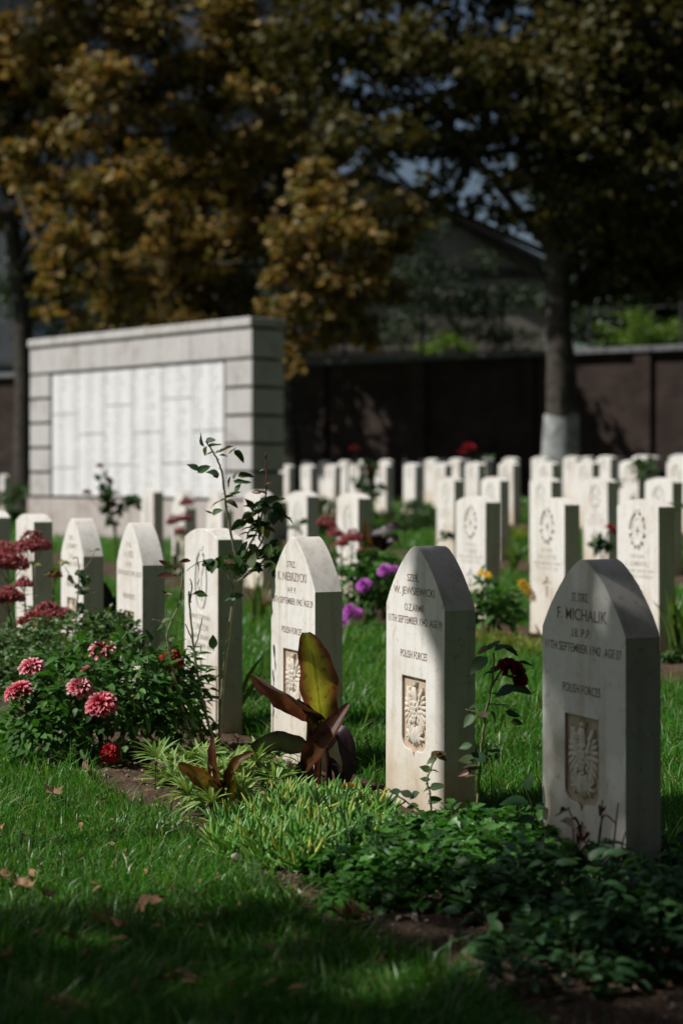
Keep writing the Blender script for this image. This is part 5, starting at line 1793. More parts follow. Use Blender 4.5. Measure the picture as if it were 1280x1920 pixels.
def shoot():
    d = 4.72
    base = on_ground(815, d, 0.005)
    t = empty('rose_shoot', base)
    tag(t, 'young rose shoots against the foot of the sunlit pointed headstone', 'rose')
    f = lambda L: [P(x, y, d) for x, y in L]
    s = MB()
    thorny(s, f([(812, 1585), (808, 1530), (806, 1490), (800, 1462), (812, 1430), (822, 1412)]), 0.003, 0.0015, base)
    thorny(s, f([(808, 1540), (785, 1520), (750, 1495), (727, 1478)]), 0.0026, 0.0015, base)
    s.build('stem', M_ROSE_STEM, t)
    rose_leaves(t, [(822, 1414, 10, 1.0), (808, 1425, 190, .7), (797, 1442, 180, .8), (815, 1445, 0, .7), (795, 1462, 190, .7), (820, 1475, 20, .9), (800, 1480, 200, .8), (775, 1492, 200, .8), (760, 1488, 150, .8), (770, 1510, 180, .9), (815, 1500, 20, .8), (740, 1485, 190, .7), (828, 1420, -20, .8)], d, ROSE_LEAVES, 0.8)
    rose_leaves(t, [(790, 1535, 30, 1.0), (820, 1530, 0, .9), (750, 1530, 190, 1.0)], d, ROSE_LEAVES, 0.9)
shoot()

def thin_rose():
    d = 7.35
    base = on_ground(140, d, 0.005)
    t = empty('rose_bush', base)
    tag(t, 'thin young rose with yellowing tips before a pointed headstone at left', 'rose')
    f = lambda L: [P(x, y, d) for x, y in L]
    s = MB()
    thorny(s, f([(140, 1330), (142, 1200), (145, 1130), (149, 1080), (146, 1045)]), 0.004, 0.0018, base, 0.05)
    thorny(s, f([(145, 1100), (132, 1080), (122, 1062)]), 0.002, 0.0012, base, 0.05)
    thorny(s, f([(150, 1075), (168, 1055), (178, 1035)]), 0.002, 0.0012, base, 0.05)
    s.build('stem', M_ROSE_STEM, t)
    rose_leaves(t, cluster(145, 1095, 22, 22, 16) + cluster(145, 1140, 12, 25, 8) + [(165, 1112, 0, .8), (175, 1112, -10, .7)], d, ROSE_LEAVES + YEL_LEAVES, 0.8)
    rose_leaves(t, [(120, 1055, 60, .8), (112, 1053, 190, .8), (128, 1055, 0, .7), (176, 1032, 20, .9), (185, 1030, 10, .7), (142, 1045, 30, .7), (105, 1072, 240, .8), (97, 1077, 180, .8)], d, YEL_LEAVES, 0.9)
    rose_leaves(t, [(65, 1056, 0, .9), (75, 1058, 0, .9), (85, 1075, 170, .9)], d, YEL_LEAVES, 0.9)
thin_rose()

def garden_rose(label, basepx, d, stemspx, blooms, leafspots, me=None, s=1.3):
    base = on_ground(basepx, d, 0.0)
    t = empty('rose_bush', base)
    tag(t, label, 'rose')
    st = MB()
    for L in stemspx:
        st.tube(sub(catmull([base] + [P(x, y, d) for x, y in L], 10), base), [0.007 * (1 - 0.06 * k) for k in range(10)], 5)
    st.build('stem', M_STEM, t)
    for x, y, k in blooms:
        place(me or ME_ROSEF, 'flower', t, P(x, y, d - 0.03), 0.2, 0.2, 0, k)
    rose_leaves(t, leafspots, d, ROSE_LEAVES, s)

garden_rose('rose with two dark red blooms silhouetted against the memorial', 222, 15.8, [[(215, 1000), (205, 940), (193, 890), (188, 872)], [(215, 985), (185, 950), (165, 930)], [(218, 985), (240, 950), (255, 935)]],
            [(188, 875, 0.75), (164, 925, 0.85)], cluster(210, 945, 30, 25, 26) + cluster(198, 905, 14, 18, 12) + cluster(250, 945, 14, 16, 9) + cluster(205, 975, 12, 14, 8), None, 1.9)
garden_rose('tall red rose far off against the dark brick wall', 880, 24.5, [[(878, 920), (880, 870), (879, 842)], [(884, 920), (895, 880), (905, 858)]], [(879, 841, 1.7), (866, 850, 1.1)], cluster(885, 885, 18, 30, 26) + cluster(905, 865, 14, 12, 9), ME_ROSEB, 2.2)
garden_rose('faded rose among the far headstones right of the memorial', 668, 24.0, [[(667, 900), (665, 850)], [(672, 910), (682, 870)]], [(665, 843, 1.4)], cluster(675, 890, 16, 28, 18), None, 2.2)
garden_rose('dark rose bush between the fourth row headstones', 695, 21.5, [[(695, 900), (693, 865)], [(700, 920), (705, 880)]], [(690, 880, 0.8)], cluster(693, 905, 20, 40, 40), None, 2.2)
garden_rose('green rose bush with one red bloom beside the second row headstone at right', 1130, 12.4, [[(1135, 1010), (1143, 992)], [(1125, 1020), (1118, 1012)]], [(1143, 992, 0.75), (1150, 1000, 0.5)], cluster(1128, 1022, 22, 14, 26), ME_ROSEB, 1.4)

# ------------------------------------------------------------------ cannas
def canna_leaf(t, base, pts, d, wpx, theta, mat, cup=0.3, prof=None, twist=0.0):
    mid = [P(x, y, d + dd) for x, y, dd in pts]
    side = px_side(mid[0], mid[-1], theta)
    mb = MB()
    blade(mb, sub(mid, base), wpx * d / FPX, side, cup, 16, 8, prof, twist)
    return mb.build('leaf', mat, t, sharp=180)

def canna_big():
    d = 5.5
    base = on_ground(580, d, 0.005)
    t = empty('canna_plant', base)
    tag(t, 'large dark-leaved canna with one upright olive leaf before a pointed headstone', 'canna')
    f = lambda L: sub([P(x, y, d + dd) for x, y, dd in L], base)
    s = MB()
    s.tube(f([(582, 1530, 0), (580, 1470, 0), (580, 1410, 0), (581, 1350, 0), (592, 1340, 0)]), [0.014, 0.014, 0.013, 0.010, 0.006], 9)
    s.build('stem', M_CANNA_STEM, t)
    s = MB()
    s.tube(f([(622, 1520, .05), (618, 1470, .05), (615, 1430, .05), (610, 1400, .04)]), [0.011, 0.011, 0.010, 0.007], 9)
    s.build('stem', M_CANNA_STEM, t)
    s = MB()
    s.tube(f([(572, 1530, -.02), (568, 1480, -.02), (570, 1440, -.02)]), [0.008, 0.008, 0.006], 8)
    s.build('stem', M_CANNA_STEM, t)
    full = lambda q: (math.sin(math.pi * min(1.0, 0.04 + q * 0.94) ** 0.85)) ** 0.55
    canna_leaf(t, base, [(607, 1385, 0), (600, 1330, 0.0), (593, 1270, -0.01), (584, 1225, 0.0), (573, 1186, 0.03)], d, 80, -0.55, M_CANNA_Y, 0.18, full)
    canna_leaf(t, base, [(602, 1345, 0.0), (560, 1318, -0.05), (515, 1290, -0.06), (470, 1264, -0.02)], d, 66, 1.05, M_CANNA_R, 0.55, full)
    canna_leaf(t, base, [(584, 1348, 0.01), (600, 1350, -0.02), (580, 1332, -0.04), (556, 1310, -0.04)], d, 22, 0.3, M_CANNA_D, 0.4)
    canna_leaf(t, base, [(572, 1440, -0.03), (592, 1415, -0.06), (617, 1380, -0.07), (655, 1320, -0.02)], d, 46, 0.75, M_CANNA_R, 0.7, full)
    canna_leaf(t, base, [(575, 1403, 0.0), (545, 1396, -0.03), (510, 1392, -0.04), (484, 1412, -0.03), (488, 1440, -0.02)], d, 46, 0.5, M_CANNA_G, -0.12, full)
    canna_leaf(t, base, [(612, 1405, 0.05), (630, 1375, 0.05), (646, 1385, 0.04), (653, 1430, 0.03), (650, 1468, 0.02)], d, 34, 0.35, M_CANNA_D, 0.12, full)
    canna_leaf(t, base, [(572, 1430, -0.02), (560, 1442, -0.03), (558, 1470, -0.02)], d, 22, 0.4, M_CANNA_D, 0.6)
    canna_leaf(t, base, [(615, 1420, 0.05), (632, 1450, 0.03), (640, 1490, 0.02)], d, 20, 0.6, M_CANNA_D, 0.5)
    canna_leaf(t, base, [(598, 1510, 0.02), (602, 1450, 0.03), (600, 1400, 0.03)], d, 24, 1.0, M_CANNA_R, 0.9)
    canna_leaf(t, base, [(590, 1395, -0.01), (598, 1370, -0.02), (603, 1350, -0.01)], d, 14, 0.4, M_CANNA_O, 0.6)
canna_big()

def canna_small():
    d = 5.08
    base = on_ground(425, d, 0.005)
    t = empty('canna_plant', base)
    tag(t, 'small canna with orange-brown leaves at the lawn edge', 'canna')
    s = MB()
    s.tube(sub([P(426, 1552, d), P(424, 1520, d), P(417, 1490, d), P(412, 1465, d)], base), [0.009, 0.009, 0.008, 0.005], 8)
    s.build('stem', M_CANNA_STEM, t)
    full = lambda q: (math.sin(math.pi * min(1.0, 0.04 + q * 0.94) ** 0.85)) ** 0.6
    canna_leaf(t, base, [(420, 1505, 0), (398, 1470, -0.02), (368, 1448, -0.04), (334, 1432, -0.02)], d, 44, 0.55, M_CANNA_O, 0.35, full)
    canna_leaf(t, base, [(415, 1490, 0.0), (408, 1450, -0.01), (404, 1415, 0.0), (401, 1380, 0.02)], d, 26, 0.9, M_CANNA_R, 0.9, full)
    canna_leaf(t, base, [(422, 1500, 0.0), (432, 1462, -0.01), (448, 1430, 0.0), (476, 1411, 0.01)], d, 26, 0.8, M_CANNA_O, 0.7, full)
    canna_leaf(t, base, [(424, 1520, 0.0), (432, 1490, -0.02), (442, 1462, -0.03)], d, 24, 0.4, M_CANNA_Y, 0.4, full)
    canna_leaf(t, base, [(426, 1530, 0.0), (424, 1480, 0.01), (428, 1440, 0.01)], d, 20, 0.9, M_CANNA_D, 0.9)
canna_small()

def canna_sprout(label, px, d, top, w, mat):
    base = on_ground(px, d, 0.005)
    t = empty('canna_plant', base)
    tag(t, label, 'canna')
    q = P(*top, d)
    pts = [(px, top[1] + 55, 0), (px - 2, top[1] + 30, 0), (top[0], top[1], 0)]
    canna_leaf(t, base, pts, d, w, 0.5, mat, 0.8)
    s = MB()
    s.tube(sub([base - Vector((0, 0, 0.01)), P(px, top[1] + 40, d)], base), [0.006, 0.004], 6)
    s.build('stem', M_CANNA_STEM, t)
canna_sprout('tiny brown canna sprout between gazania and succulents', 545, 4.85, (548, 1500), 18, M_CANNA_R)

def canna_far():
    d = 11.2
    base = on_ground(718, d, 0.0)
    t = empty('canna_plant', base)
    tag(t, 'dark canna in the second row bed with one wide greyish leaf held flat', 'canna')
    s = MB()
    s.tube(sub([base, P(715, 1060, d), P(712, 1010, d), P(700, 985, d)], base), [0.02, 0.02, 0.016, 0.008], 7)
    s.build('stem', M_CANNA_STEM, t)
    canna_leaf(t, base, [(690, 1002, 0), (715, 998, -0.05), (740, 988, -0.05), (758, 990, 0)], d, 24, 0.9, M_CANNA_D, 0.2)
    canna_leaf(t, base, [(700, 1050, 0), (690, 1010, 0), (684, 975, 0)], d, 16, 0.4, M_CANNA_O, 0.4)
    canna_leaf(t, base, [(712, 1050, 0), (725, 1020, 0), (740, 1012, 0), (752, 1030, 0)], d, 26, 0.7, M_CANNA_D, 0.4)
    canna_leaf(t, base, [(712, 1080, 0), (700, 1045, -0.05), (695, 1020, -.05)], d, 30, 0.4, M_CANNA_G, 0.4)
    canna_leaf(t, base, [(715, 1080, 0), (735, 1050, 0), (745, 1060, 0)], d, 24, 0.5, M_CANNA_D, 0.4)
    canna_leaf(t, base, [(712, 1030, 0), (705, 1005, 0), (720, 1012, 0)], d, 24, 0.5, M_CANNA_D, 0.4)
canna_far()
def canna_mid():
    d = 8.6
    base = on_ground(203, d, 0.0)
    t = empty('canna_plant', base)
    tag(t, 'dark purple canna leaves seen between the two pointed headstones at left', 'canna')
    canna_leaf(t, base, [(207, 1190, 0), (205, 1130, 0), (196, 1100, 0), (188, 1092, 0)], d, 24, 0.4, M_CANNA_D, 0.4)
    canna_leaf(t, base, [(207, 1190, 0), (212, 1140, 0), (216, 1118, 0)], d, 22, 0.4, M_CANNA_D, 0.4)
    canna_leaf(t, base, [(207, 1190, 0), (204, 1150, 0), (198, 1135, 0)], d, 20, 0.4, M_CANNA_D, 0.4)
canna_mid()

# ------------------------------------------------------------------ strap-leaved clumps
def strap_clump(label, px, d, n, length, w, spread, mat=M_STRAP, pts=None, name='iris_clump', cat='iris'):
    base = on_ground(px, d, 0.0)
    t = empty(name, base)
    tag(t, label, cat)
    prof = lambda q: min(1, 0.55 + q) * (1 - q ** 3) ** 0.8
    for k in range(n):
        a = random.uniform(0, 6.283)
        r = random.uniform(0.1, 1) * spread
        L = length * random.uniform(0.65, 1.05)
        o = Vector((random.uniform(-1, 1), random.uniform(-1, 1), 0)) * 0.04
        h = Vector((math.cos(a), math.sin(a), 0))
        mid = [o, o + h * r * L * 0.25 + Vector((0, 0, 0.5 * L)), o + h * r * L * 0.7 + Vector((0, 0, (0.95 - 0.35 * r) * L))]
        mb = MB()
        blade(mb, mid, w * random.uniform(0.7, 1.1), Vector((-math.sin(a + 0.7), math.cos(a + 0.7), 0)), 0.25, 6, 2, prof, random.uniform(-0.6, 0.6), random.random())
        mb.build('leaf', mat, t, sharp=180)
    for mid, ww in (pts or []):
        mm = sub([P(x, y, d + 0.0) for x, y in mid], base)
        mb = MB()
        blade(mb, mm, ww * d / FPX, px_side(mm[0], mm[-1], 0.3), 0.25, 8, 2, prof, 0, random.random())
        mb.build('leaf', mat, t, sharp=180)

strap_clump('green strap-leaved clump between the second and third row at right of centre', 965, 14.6, 16, 0.42, 0.028, 0.7)
strap_clump('strap-leaved clump at the right border behind the nearest headstone', 1268, 8.9, 24, 0.42, 0.024, 0.7)
strap_clump('short strap leaves at the foot of the wreath-badged headstones', 945, 10.9, 10, 0.26, 0.02, 0.8)
strap_clump('yellow-green strap leaves standing beyond the gap between two front headstones', 482, 11.0, 22, 0.42, 0.024, 0.6)
strap_clump('few pale strap leaves beside the shaded edge of the oval-badged headstone', 448, 6.72, 1, 0.1, 0.02, 0.6, pts=[([(440, 1335), (465, 1270), (495, 1226)], 9), ([(438, 1345), (468, 1295), (493, 1258)], 9)])
strap_clump('upright strap leaves between the dahlias and the oval-badged headstone', 330, 6.6, 3, 0.2, 0.02, 0.3, pts=[([(325, 1330), (328, 1250), (335, 1165)], 12), ([(335, 1330), (340, 1260), (345, 1180)], 13), ([(318, 1330), (322, 1270), (322, 1200)], 9)])
strap_clump('broad green blades rising through the small glossy shrub', 160, 6.75, 1, 0.1, 0.02, 0.5, pts=[([(165, 1270), (140, 1222), (108, 1182)], 15), ([(250, 1250), (232, 1200), (212, 1165)], 13)])

# ------------------------------------------------------------------ gazania clump and succulents
GAZ = [lm('leaf', leaf_arrays(0.088, 0.013, 5, 0.5, c, lambda t: min(1, 0.25 + 1.5 * t) * (1 - t ** 4)), M_GAZANIA) for c in (0.35, 0.15, 0.6)]
GAZ_ARR = leaf_arrays(0.085, 0.0125, 4, 0.5, 0.35, lambda t: min(1, 0.25 + 1.5 * t) * (1 - t ** 4))
def gazania():
    base = on_ground(430, 5.5, 0.005)
    t = empty('gazania_plant', base)
    tag(t, 'spreading pale green gazania mound with spent flower heads around the small canna', 'gazania')
    pos, D = [], []
    for k in range(58):
        px, d = random.uniform(285, 560), random.uniform(5.0, 5.85)
        if abs(px - 420) / 150 + abs(d - 5.45) / 0.5 > 1.35:
            continue
        c = on_ground(px, d, 0.02)
        hgt = random.uniform(0.0, 0.09)
        for j in range(25):
            a = random.uniform(0, 6.283)
            el = random.uniform(0.15, 1.2)
            pos.append((c.x, c.y, c.z + hgt))
            D.append((math.cos(a) * math.cos(el), math.sin(a) * math.cos(el), math.sin(el)))
    pos, D = np.array(pos), np.array(D)
    n = len(pos)
    U = np.tile(np.array([0, 0, 1.0]), (n, 1)) + rng.normal(0, 0.2, (n, 3))
    sz = rng.uniform(0.6, 1.2, n)
    order = np.argsort(pos[:, 1] - D[:, 2] * 0.2)
    for i in order[:260]:
        place_leaf(GAZ[i % 3], t, pos[i], D[i], U[i], float(sz[i]))
    r = order[260:]
    me = scatter('foliage', GAZ_ARR, pos[r] - np.array(base), D[r], U[r], sz[r], M_GAZANIA)
    link('foliage', me, t)['kind'] = 'stuff'
    for x, y, d in ((430, 1396, 5.6), (346, 1402, 5.6), (365, 1392, 5.75), (292, 1432, 5.4), (286, 1410, 5.6), (325, 1425, 5.4), (445, 1385, 5.75), (305, 1440, 5.35), (542, 1432, 5.4)):
        p = P(x, y, d)
        b = MB()
        b.tube(sub([p - Vector((0, 0, 0.012)), p, p + Vector((0, 0, 0.006))], base), [0.003, 0.007, 0.006], 7)
        for k in range(16):
            dv = Vector(rand_dirs(1, 0.1, 1)[0])
            b.tube(sub([p + dv * 0.004, p + dv * 0.019], base), [0.0016, 0.0003], 3)
        g = on_ground(x, d + 0.03)
        b.tube(sub([p - Vector((0, 0, 0.012)), p.lerp(g, 0.5), g], base), 0.0016, 4)
        b.build('seed_head', M_DRY, t)
gazania()

def succulents():
    """finger-leaved ground cover"""
    pos, D = [], []
    base = on_ground(590, 4.9, 0.005)
    tries = 0
    while len(pos) < 3600 and tries < 60000:
        tries += 1
        px, py = random.uniform(395, 760), random.uniform(1480, 1690)
        d = CAM_H * FPX / (py - HY)
        edge = ((px - 590) / 170) ** 2 + ((py - 1590) / 75) ** 2
        if edge > 1 + 0.25 * math.sin(px * 0.05) or py > 1655 - 0.12 * abs(px - 560):
            continue
        h = 0.05 * max(0, 1 - edge) * random.uniform(0.3, 1.0)
        c = on_ground(px, d, 0.015 + h)
        for j in range(random.randint(3, 7)):
            a = random.uniform(0, 6.283)
            el = random.uniform(-0.05, 1.25)
            pos.append((c.x, c.y, c.z))
            D.append((math.cos(a) * math.cos(el) + 0.1, math.sin(a) * math.cos(el), math.sin(el)))
    pos, D = np.array(pos), np.array(D)
    n = len(pos)
    # a finger: four-sided, swelling then tapering, bent
    V, F = [], []
    for i, (tt, r) in enumerate(((0, 0.6), (0.35, 1.0), (0.75, 0.95), (1.0, 0.25))):
        for k in range(4):
            a = k * math.pi / 2
            V.append((0.0044 * r * math.cos(a), 0.066 * tt, 0.0044 * r * math.sin(a) + 0.034 * tt * tt))
    for i in range(3):
        for k in range(4):
            F.append((i * 4 + k, i * 4 + (k + 1) % 4, i * 4 + 4 + (k + 1) % 4, i * 4 + 4 + k))
    me = scatter('succulent_carpet', (np.array(V), np.array(F)), pos, D, rand_dirs(n, 0.0, 1), rng.uniform(0.55, 1.35, n), M_SUCC, np.where(rng.random(n) < 0.06, 0.98, rng.random(n) * 0.75))
    tag(link('succulent_carpet', me), 'carpet of pale finger-leaved succulents in front of the sunlit headstones', 'ground cover', kind='stuff')
succulents()

# ------------------------------------------------------------------ leafy ground cover in the shade
LOBE = leaf_arrays(0.06, 0.05, 9, 0.25, 0.35, lambda t: lobed(t, 3.0, 0.72), 0.2)
BROAD = leaf_arrays(0.065, 0.034, 5, 0.25, 0.3, None, 0.1)
def mound(name, label, cat, lst, arr, mat, hmax, size, n, stems=60):
    """lst of ground spots (px, d, radius, height)"""
    base = on_ground(lst[0][0], lst[0][1], 0.005)
    t = empty(name, base)
    tag(t, label, cat)
    pos, D, U = [], [], []
    st = MB()
    tot = sum(r * r for _, _, r, _ in lst)
    for px, d, r, h in lst:
        c = on_ground(px, d)
        for k in range(int(n * r * r / tot)):
            a, q = random.uniform(0, 6.283), math.sqrt(random.random())
            x, y = c.x + math.cos(a) * q * r, c.y + math.sin(a) * q * r
            top = h * (1 - q * q) ** 0.5
            z = max(0.02, top * random.uniform(0.35, 1.0) ** 0.5 * random.uniform(0.8, 1.08))
            pos.append((x, y, z))
            el = random.uniform(-0.2, 0.9)
            b_ = a + random.uniform(-1.5, 1.5)
            D.append((math.cos(b_) * math.cos(el), math.sin(b_) * math.cos(el), math.sin(el)))
            U.append((random.gauss(0, 0.4), random.gauss(0, 0.4), 1))
            if random.random() < 0.08:
                st.tube(sub([(c.x + (x - c.x) * 0.6, c.y + (y - c.y) * 0.6, 0.0), (x, y, z)], base), [0.0028, 0.0016], 4)
    st.build('stems', M_STEM, t)['kind'] = 'stuff'
    pos = np.array(pos)
    me = scatter('foliage', arr, pos - np.array(base), np.array(D), np.array(U), rng.uniform(0.6, 1.2, len(pos)) * size, mat)
    link('foliage', me, t)['kind'] = 'stuff'
    return t

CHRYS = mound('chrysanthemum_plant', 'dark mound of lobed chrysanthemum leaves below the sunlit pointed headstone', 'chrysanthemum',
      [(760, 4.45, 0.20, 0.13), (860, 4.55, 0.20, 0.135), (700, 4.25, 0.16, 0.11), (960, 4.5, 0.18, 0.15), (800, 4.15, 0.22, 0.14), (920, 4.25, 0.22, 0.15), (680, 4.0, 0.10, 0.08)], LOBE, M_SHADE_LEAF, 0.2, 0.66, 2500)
def bud_stems():
    me = lm('leaf', leaf_arrays(0.04, 0.028, 9, 0.3, 0.3, lambda t: lobed(t, 3.0, 0.7), 0.2), M_SHADE_LEAF)
    base = CHRYS.location
    for x, y, d, h in ((612, 1500, 4.45, 60), (640, 1515, 4.4, 60), (668, 1505, 4.35, 70), (655, 1560, 4.25, 60), (690, 1540, 4.3, 60), (700, 1570, 4.2, 50), (630, 1580, 4.2, 50), (880, 1545, 4.45, 40), (960, 1535, 4.45, 40), (1050, 1590, 3.95, 60), (1195, 1610, 3.8, 60), (1250, 1570, 3.7, 80), (820, 1590, 4.1, 50), (1140, 1620, 3.75, 60)):
        p = P(x, y, d)
        g = P(x + random.uniform(10, 30), y + h + 40, d - 0.02)
        path = catmull([g, g.lerp(p, 0.55) + Vector((random.uniform(-0.006, 0.006), 0, 0)), p], 8)
        s = MB()
        s.tube(sub(path, base), [0.0022 - 0.0001 * k for k in range(8)], 5)
        for k in range(4):
            q = p + Vector((random.uniform(-0.012, 0.012), random.uniform(-0.01, 0.01), random.uniform(-0.012, 0.008)))
            s.tube(sub([path[5], q - Vector((0, 0, 0.004)), q, q + Vector((0, 0, 0.005))], base), [0.001, 0.0024, 0.0042, 0.002], 6)
        s.build('bud_stem', M_WEED, CHRYS)
        for k in range(4):
            place_leaf(me, CHRYS, path[random.randint(1, 5)], rand_dirs(1, 0.0, 0.7)[0], (random.uniform(-.3, .3), random.uniform(-.3, .3), 1), random.uniform(0.6, 1.1))
bud_stems()
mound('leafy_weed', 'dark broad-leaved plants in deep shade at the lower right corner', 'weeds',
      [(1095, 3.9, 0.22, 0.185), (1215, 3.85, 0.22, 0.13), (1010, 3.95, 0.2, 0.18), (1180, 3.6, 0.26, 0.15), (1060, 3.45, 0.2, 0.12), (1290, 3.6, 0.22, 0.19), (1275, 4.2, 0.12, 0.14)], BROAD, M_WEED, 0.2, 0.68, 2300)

def weed():
    d = 4.45
    base = on_ground(1005, d, 0.005)
    t = empty('leafy_sprout', base)
    tag(t, 'single sprout with four broad grey-green leaves left of the nearest headstone', 'sprout')
    s = MB()
    s.tube(sub(catmull([P(1012, 1600, d), P(1008, 1550, d), P(995, 1505, d), P(985, 1480, d)], 8), base), 0.002, 5)
    s.build('stem', M_STEM, t)
    me = lm('leaf', leaf_arrays(0.058, 0.036, 6, 0.2, 0.35), M_WEED)
    for x, y, a, k in ((985, 1482, 80, .8), (990, 1505, 165, 1.25), (1000, 1515, 20, .9), (1003, 1535, 175, 1.0)):
        a = math.radians(a)
        place_leaf(me, t, P(x, y, d), Vector((math.cos(a), -0.3, math.sin(a))), Vector((0, -0.5, 1)), k)
weed()

def dry_stalks():
    d = 3.98
    base = on_ground(1110, d, 0.0)
    t = empty('dry_stalks', base)
    tag(t, 'dry broken stalks standing before the nearest headstone', 'stalks')
    for L in ([(1085, 1660), (1075, 1580), (1068, 1520), (1040, 1530)], [(1110, 1660), (1125, 1560), (1128, 1500)], [(1118, 1600), (1130, 1530), (1155, 1545)], [(1145, 1660), (1150, 1580), (1158, 1505)], [(1168, 1660), (1165, 1590), (1172, 1560)], [(1095, 1650), (1098, 1590), (1090, 1540)]):
        s = MB()
        s.tube(sub(catmull([P(x, y, d) for x, y in L], 8), base), [0.003 - 0.0002 * k for k in range(8)], 5)
        s.build('stalk', M_DRY, t)
    me = lm('leaf', leaf_arrays(0.05, 0.025, 5, 0.9, 0.6), M_DRY)
    for x, y in ((1065, 1520), (1072, 1535), (1090, 1545), (1128, 1515), (1100, 1560), (1165, 1590), (1050, 1540), (1095, 1575)):
        place_leaf(me, t, P(x, y, d), rand_dirs(1, -0.8, 0.2)[0], (0.2, -0.4, 1), random.uniform(0.6, 1.0), 'dry_leaf')
dry_stalks()

# ------------------------------------------------------------------ flowers of the rows behind
def purple_dahlia():
    d = 10.7
    base = on_ground(690, d)
    t = empty('dahlia_plant', base)
    tag(t, 'green dahlia bush with small purple flowers seen between two front headstones', 'dahlia')
    c = P(690, 1120, d)
    z = float(base.z)
    leaf_cloud(t, (c.x, c.y, z + 0.24), (0.24, 0.2, 0.27), 420, DAHLIA_LEAVES, DAHLIA_ARR, M_DAHLIA_LEAF, 1.25, 120)
    for x, y, s in ((683, 1098, 1.0), (656, 1147, .9), (668, 1151, .85), (646, 1171, .95), (722, 1070, .95), (740, 1068, .6), (655, 1140, .6)):
        place(ME_PURP, 'flower', t, P(x, y, d - 0.25), 0.6, -0.2, 0, s)
    for k in range(10):
        st = MB()
        e = Vector((c.x + random.uniform(-.2, .2), c.y + random.uniform(-.15, .15), z + random.uniform(.2, .45)))
        st.tube(sub([base, base.lerp(e, .5) + Vector((0, 0, .04)), e], base), [.007, .005, .003], 5)
        st.build('stem', M_STEM, t)
purple_dahlia()

def daisies():
    d = 9.9
    base = on_ground(915, d)
    t = empty('daisy_bush', base)
    tag(t, 'leafy bush with three yellow daisies between the two nearest headstones', 'daisy')
    c = P(915, 1140, d)
    z = float(base.z)
    leaf_cloud(t, (c.x, c.y, z + 0.17), (0.17, 0.16, 0.2), 260, DAHLIA_LEAVES, DAHLIA_ARR, M_DAHLIA_LEAF, 1.25, 120)
    s = MB()
    for L in ([(915, 1130), (908, 1100), (908, 1079)], [(940, 1140), (965, 1118), (984, 1105)], [(950, 1150), (985, 1140), (1000, 1118)]):
        s.tube(sub(catmull([base] + [P(x, y, d - 0.1) for x, y in L], 8), base), 0.003, 5)
    s.build('stem', M_STEM, t)
    for x, y, rx, ry, k in ((908, 1076, 0.5, 0.1, 1.2), (983, 1100, 0.9, 0.5, 1.35), (994, 1114, 0.8, 0.8, 1.35)):
        place(ME_DAISY, 'flower', t, P(x, y, d - 0.12), rx, ry, 0.3, k)
daisies()

def lime_cover(label, lst, mat=M_LIME, n=900, leaf=(0.05, 0.008)):
    pos, D = [], []
    for k in range(n):
        px, d, r = random.choice(lst)
        c = on_ground(px, d)
        a, q = random.uniform(0, 6.28), math.sqrt(random.random())
        x, y = c.x + math.cos(a) * q * r, c.y + math.sin(a) * q * r
        pos.append((x, y, float(gz(x, y)) + random.uniform(0.0, 0.05)))
        el = random.uniform(0.3, 1.4)
        D.append((math.cos(a) * math.cos(el), math.sin(a) * math.cos(el), math.sin(el)))
    me = scatter('low_cover', leaf_arrays(leaf[0], leaf[1], 3, 0.3, 0.3), np.array(pos), np.array(D), rand_dirs(n, .3, 1), rng.uniform(0.7, 1.4, n), mat)
    tag(link('low_cover', me), label, 'ground cover', kind='stuff')
lime_cover('yellow-green low cover below the daisies', [(905, 9.6, 0.12), (945, 9.4, 0.14), (990, 9.3, 0.14), (1005, 9.0, 0.1)])
lime_cover('pale low plants at the foot of the fourth row', [(780, 24, 0.5), (740, 24.5, 0.4), (830, 23, 0.4), (870, 22.5, 0.4), (600, 27, 0.5)], M_FARGREEN, 900, (0.14, 0.03))
lime_cover('yellow flowering low plants before the third row', [(952, 19.5, 0.25), (965, 19, 0.25)], M_LIME, 420, (0.09, 0.03))

